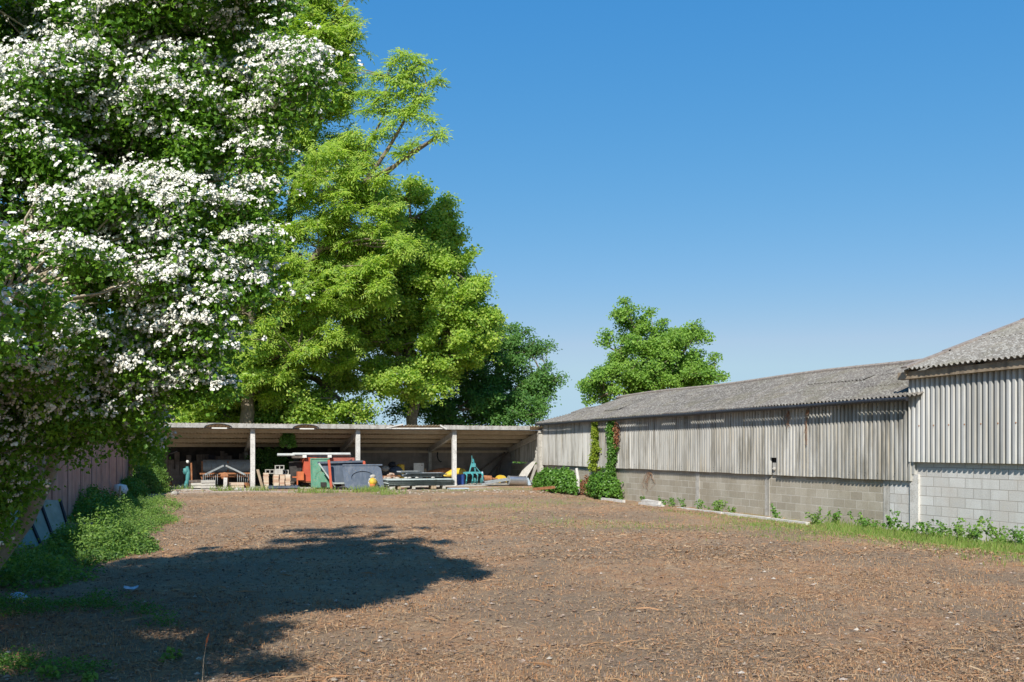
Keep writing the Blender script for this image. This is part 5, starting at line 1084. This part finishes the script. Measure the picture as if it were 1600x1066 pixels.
def stones(n, zlo, zhi, rr, seed, name, label, mat):
    r_ = np.random.default_rng(seed); x, y = area_cam(zlo, zhi)(r_, n); m_ = inyard(x, y); x = x[m_]; y = y[m_]; n = len(x); rad = rr[0]+(rr[1]-rr[0])*r_.uniform(size=n)**3; z = gz(x, y)+rad*.35
    t = np.array([(1,0,0), (.3,.95,0), (-.8,.6,.1), (-.8,-.6,-.1), (.3,-.95,0), (0.1,0,.8), (0,0,-.8)], float); f = np.array([(0,1,5), (1,2,5), (2,3,5), (3,4,5), (4,0,5), (1,0,6), (2,1,6), (3,2,6), (4,3,6), (0,4,6)])
    V_ = t[None]*(1+r_.normal(size=(n, 7, 3))*.18); a0 = r_.uniform(0, 6.28, n); c_, s_ = np.cos(a0)[:, None], np.sin(a0)[:, None]; X_2 = V_[:, :, 0]*c_-V_[:, :, 1]*s_; Y_2 = V_[:, :, 0]*s_+V_[:, :, 1]*c_
    V_ = np.stack([X_2*1.2, Y_2, V_[:, :, 2]*.8], 2)*rad[:, None, None]+np.stack([x, y, z], 1)[:, None]
    F_ = (f[None]+(np.arange(n)*7)[:, None, None]).reshape(-1, 3); return tag(mk(name, V_.reshape(-1, 3), [F_], mat), label, 'stones', kind='stuff')
stones(30000, 5.5, 20, (.006, .022), 81, 'soil_crumbs', 'crumbs of brown soil on the near ground', 'crumb')
stones(3000, 5.5, 38, (.006, .03), 82, 'pebbles', 'scattered pale pebbles and stone chips', 'pebble')
# foreground odds
p = gp_(28, 938); b = MB(); b.rock((p.x, p.y, p.z+.05), .085, (1.3, 1, .8), 3); one(b, 'pale_stone', 'blue_pale', 'pale bluish stone on the shaded weeds at far left', 'stone')
p = gp_(352, 882); p = gp_(205, 925); b = MB(); cr_ = [[(p.x+(i-2)*.04+random.uniform(-.012, .012), p.y+(j-2)*.035+random.uniform(-.012, .012), p.z+.03+random.uniform(0, .05)) for j in range(5)] for i in range(5)]
b.add([q for row in cr_ for q in row]+[(q[0], q[1], q[2]-.004) for row in cr_ for q in row], [(i*5+j, i*5+j+1, (i+1)*5+j+1, (i+1)*5+j) for i in range(4) for j in range(4)]+[(25+i*5+j, 25+(i+1)*5+j, 25+(i+1)*5+j+1, 25+i*5+j+1) for i in range(4) for j in range(4)])
one(b, 'crumpled_plastic', 'blue_pale', 'scrap of crumpled pale plastic on the shaded ground', 'litter scrap')
p = gp_(316, 1063); b = MB(); b.tube([(p.x, p.y, p.z), (p.x+.01, p.y, p.z+.18), (p.x+.035, p.y+.0, p.z+.33)], [.004, .003, .002], 5)
t = thing('seed_stalk', 'single dry orange seed stalk standing in the near foreground', 'stalk', p); b.build('stem', 'wood', t); b = MB(); b.tube([(p.x+.025, p.y, p.z+.28), (p.x+.035, p.y, p.z+.33), (p.x+.05, p.y, p.z+.38)], [.003, .008, .002], 6); b.build('seed_head', 'orange', t)
for i, (px, py, lab) in enumerate([(268, 1030, 'bright green seedling right of centre in the shaded foreground'), (40, 1040, 'bright green seedling near the bottom left corner'), (75, 1060, 'bright green seedling low in the left foreground beside another'), (140, 1062, 'small green seedling at the bottom edge')]):
    p = gp_(px, py); bush('seedling', lab, 'seedling', p, (.07, .07, .1), 7, [T_spray(200+i, 6, .04, (.04, .06), .6, .8, .6)], 'leaf_weed', 300+i, (.8, 1.2), group='seedlings in the foreground')
# cladding nicks on post etc.
p = P(188, 768, 30); b = MB(); b.rock((p.x, p.y, p.z+.05), .22, (1.2, 1, 1), 5); one(b, 'pale_sack', 'white', 'crumpled whitish sack in the weeds by the fence end', 'sack', smooth=True)
p = G(186, 803); b = MB(); b.cyl((p.x, p.y, 0), (p.x+.03, p.y, .75), .035, .03, 8); one(b, 'short_stake', 'wood', 'short pale stake in the weeds before the fence', 'stake')
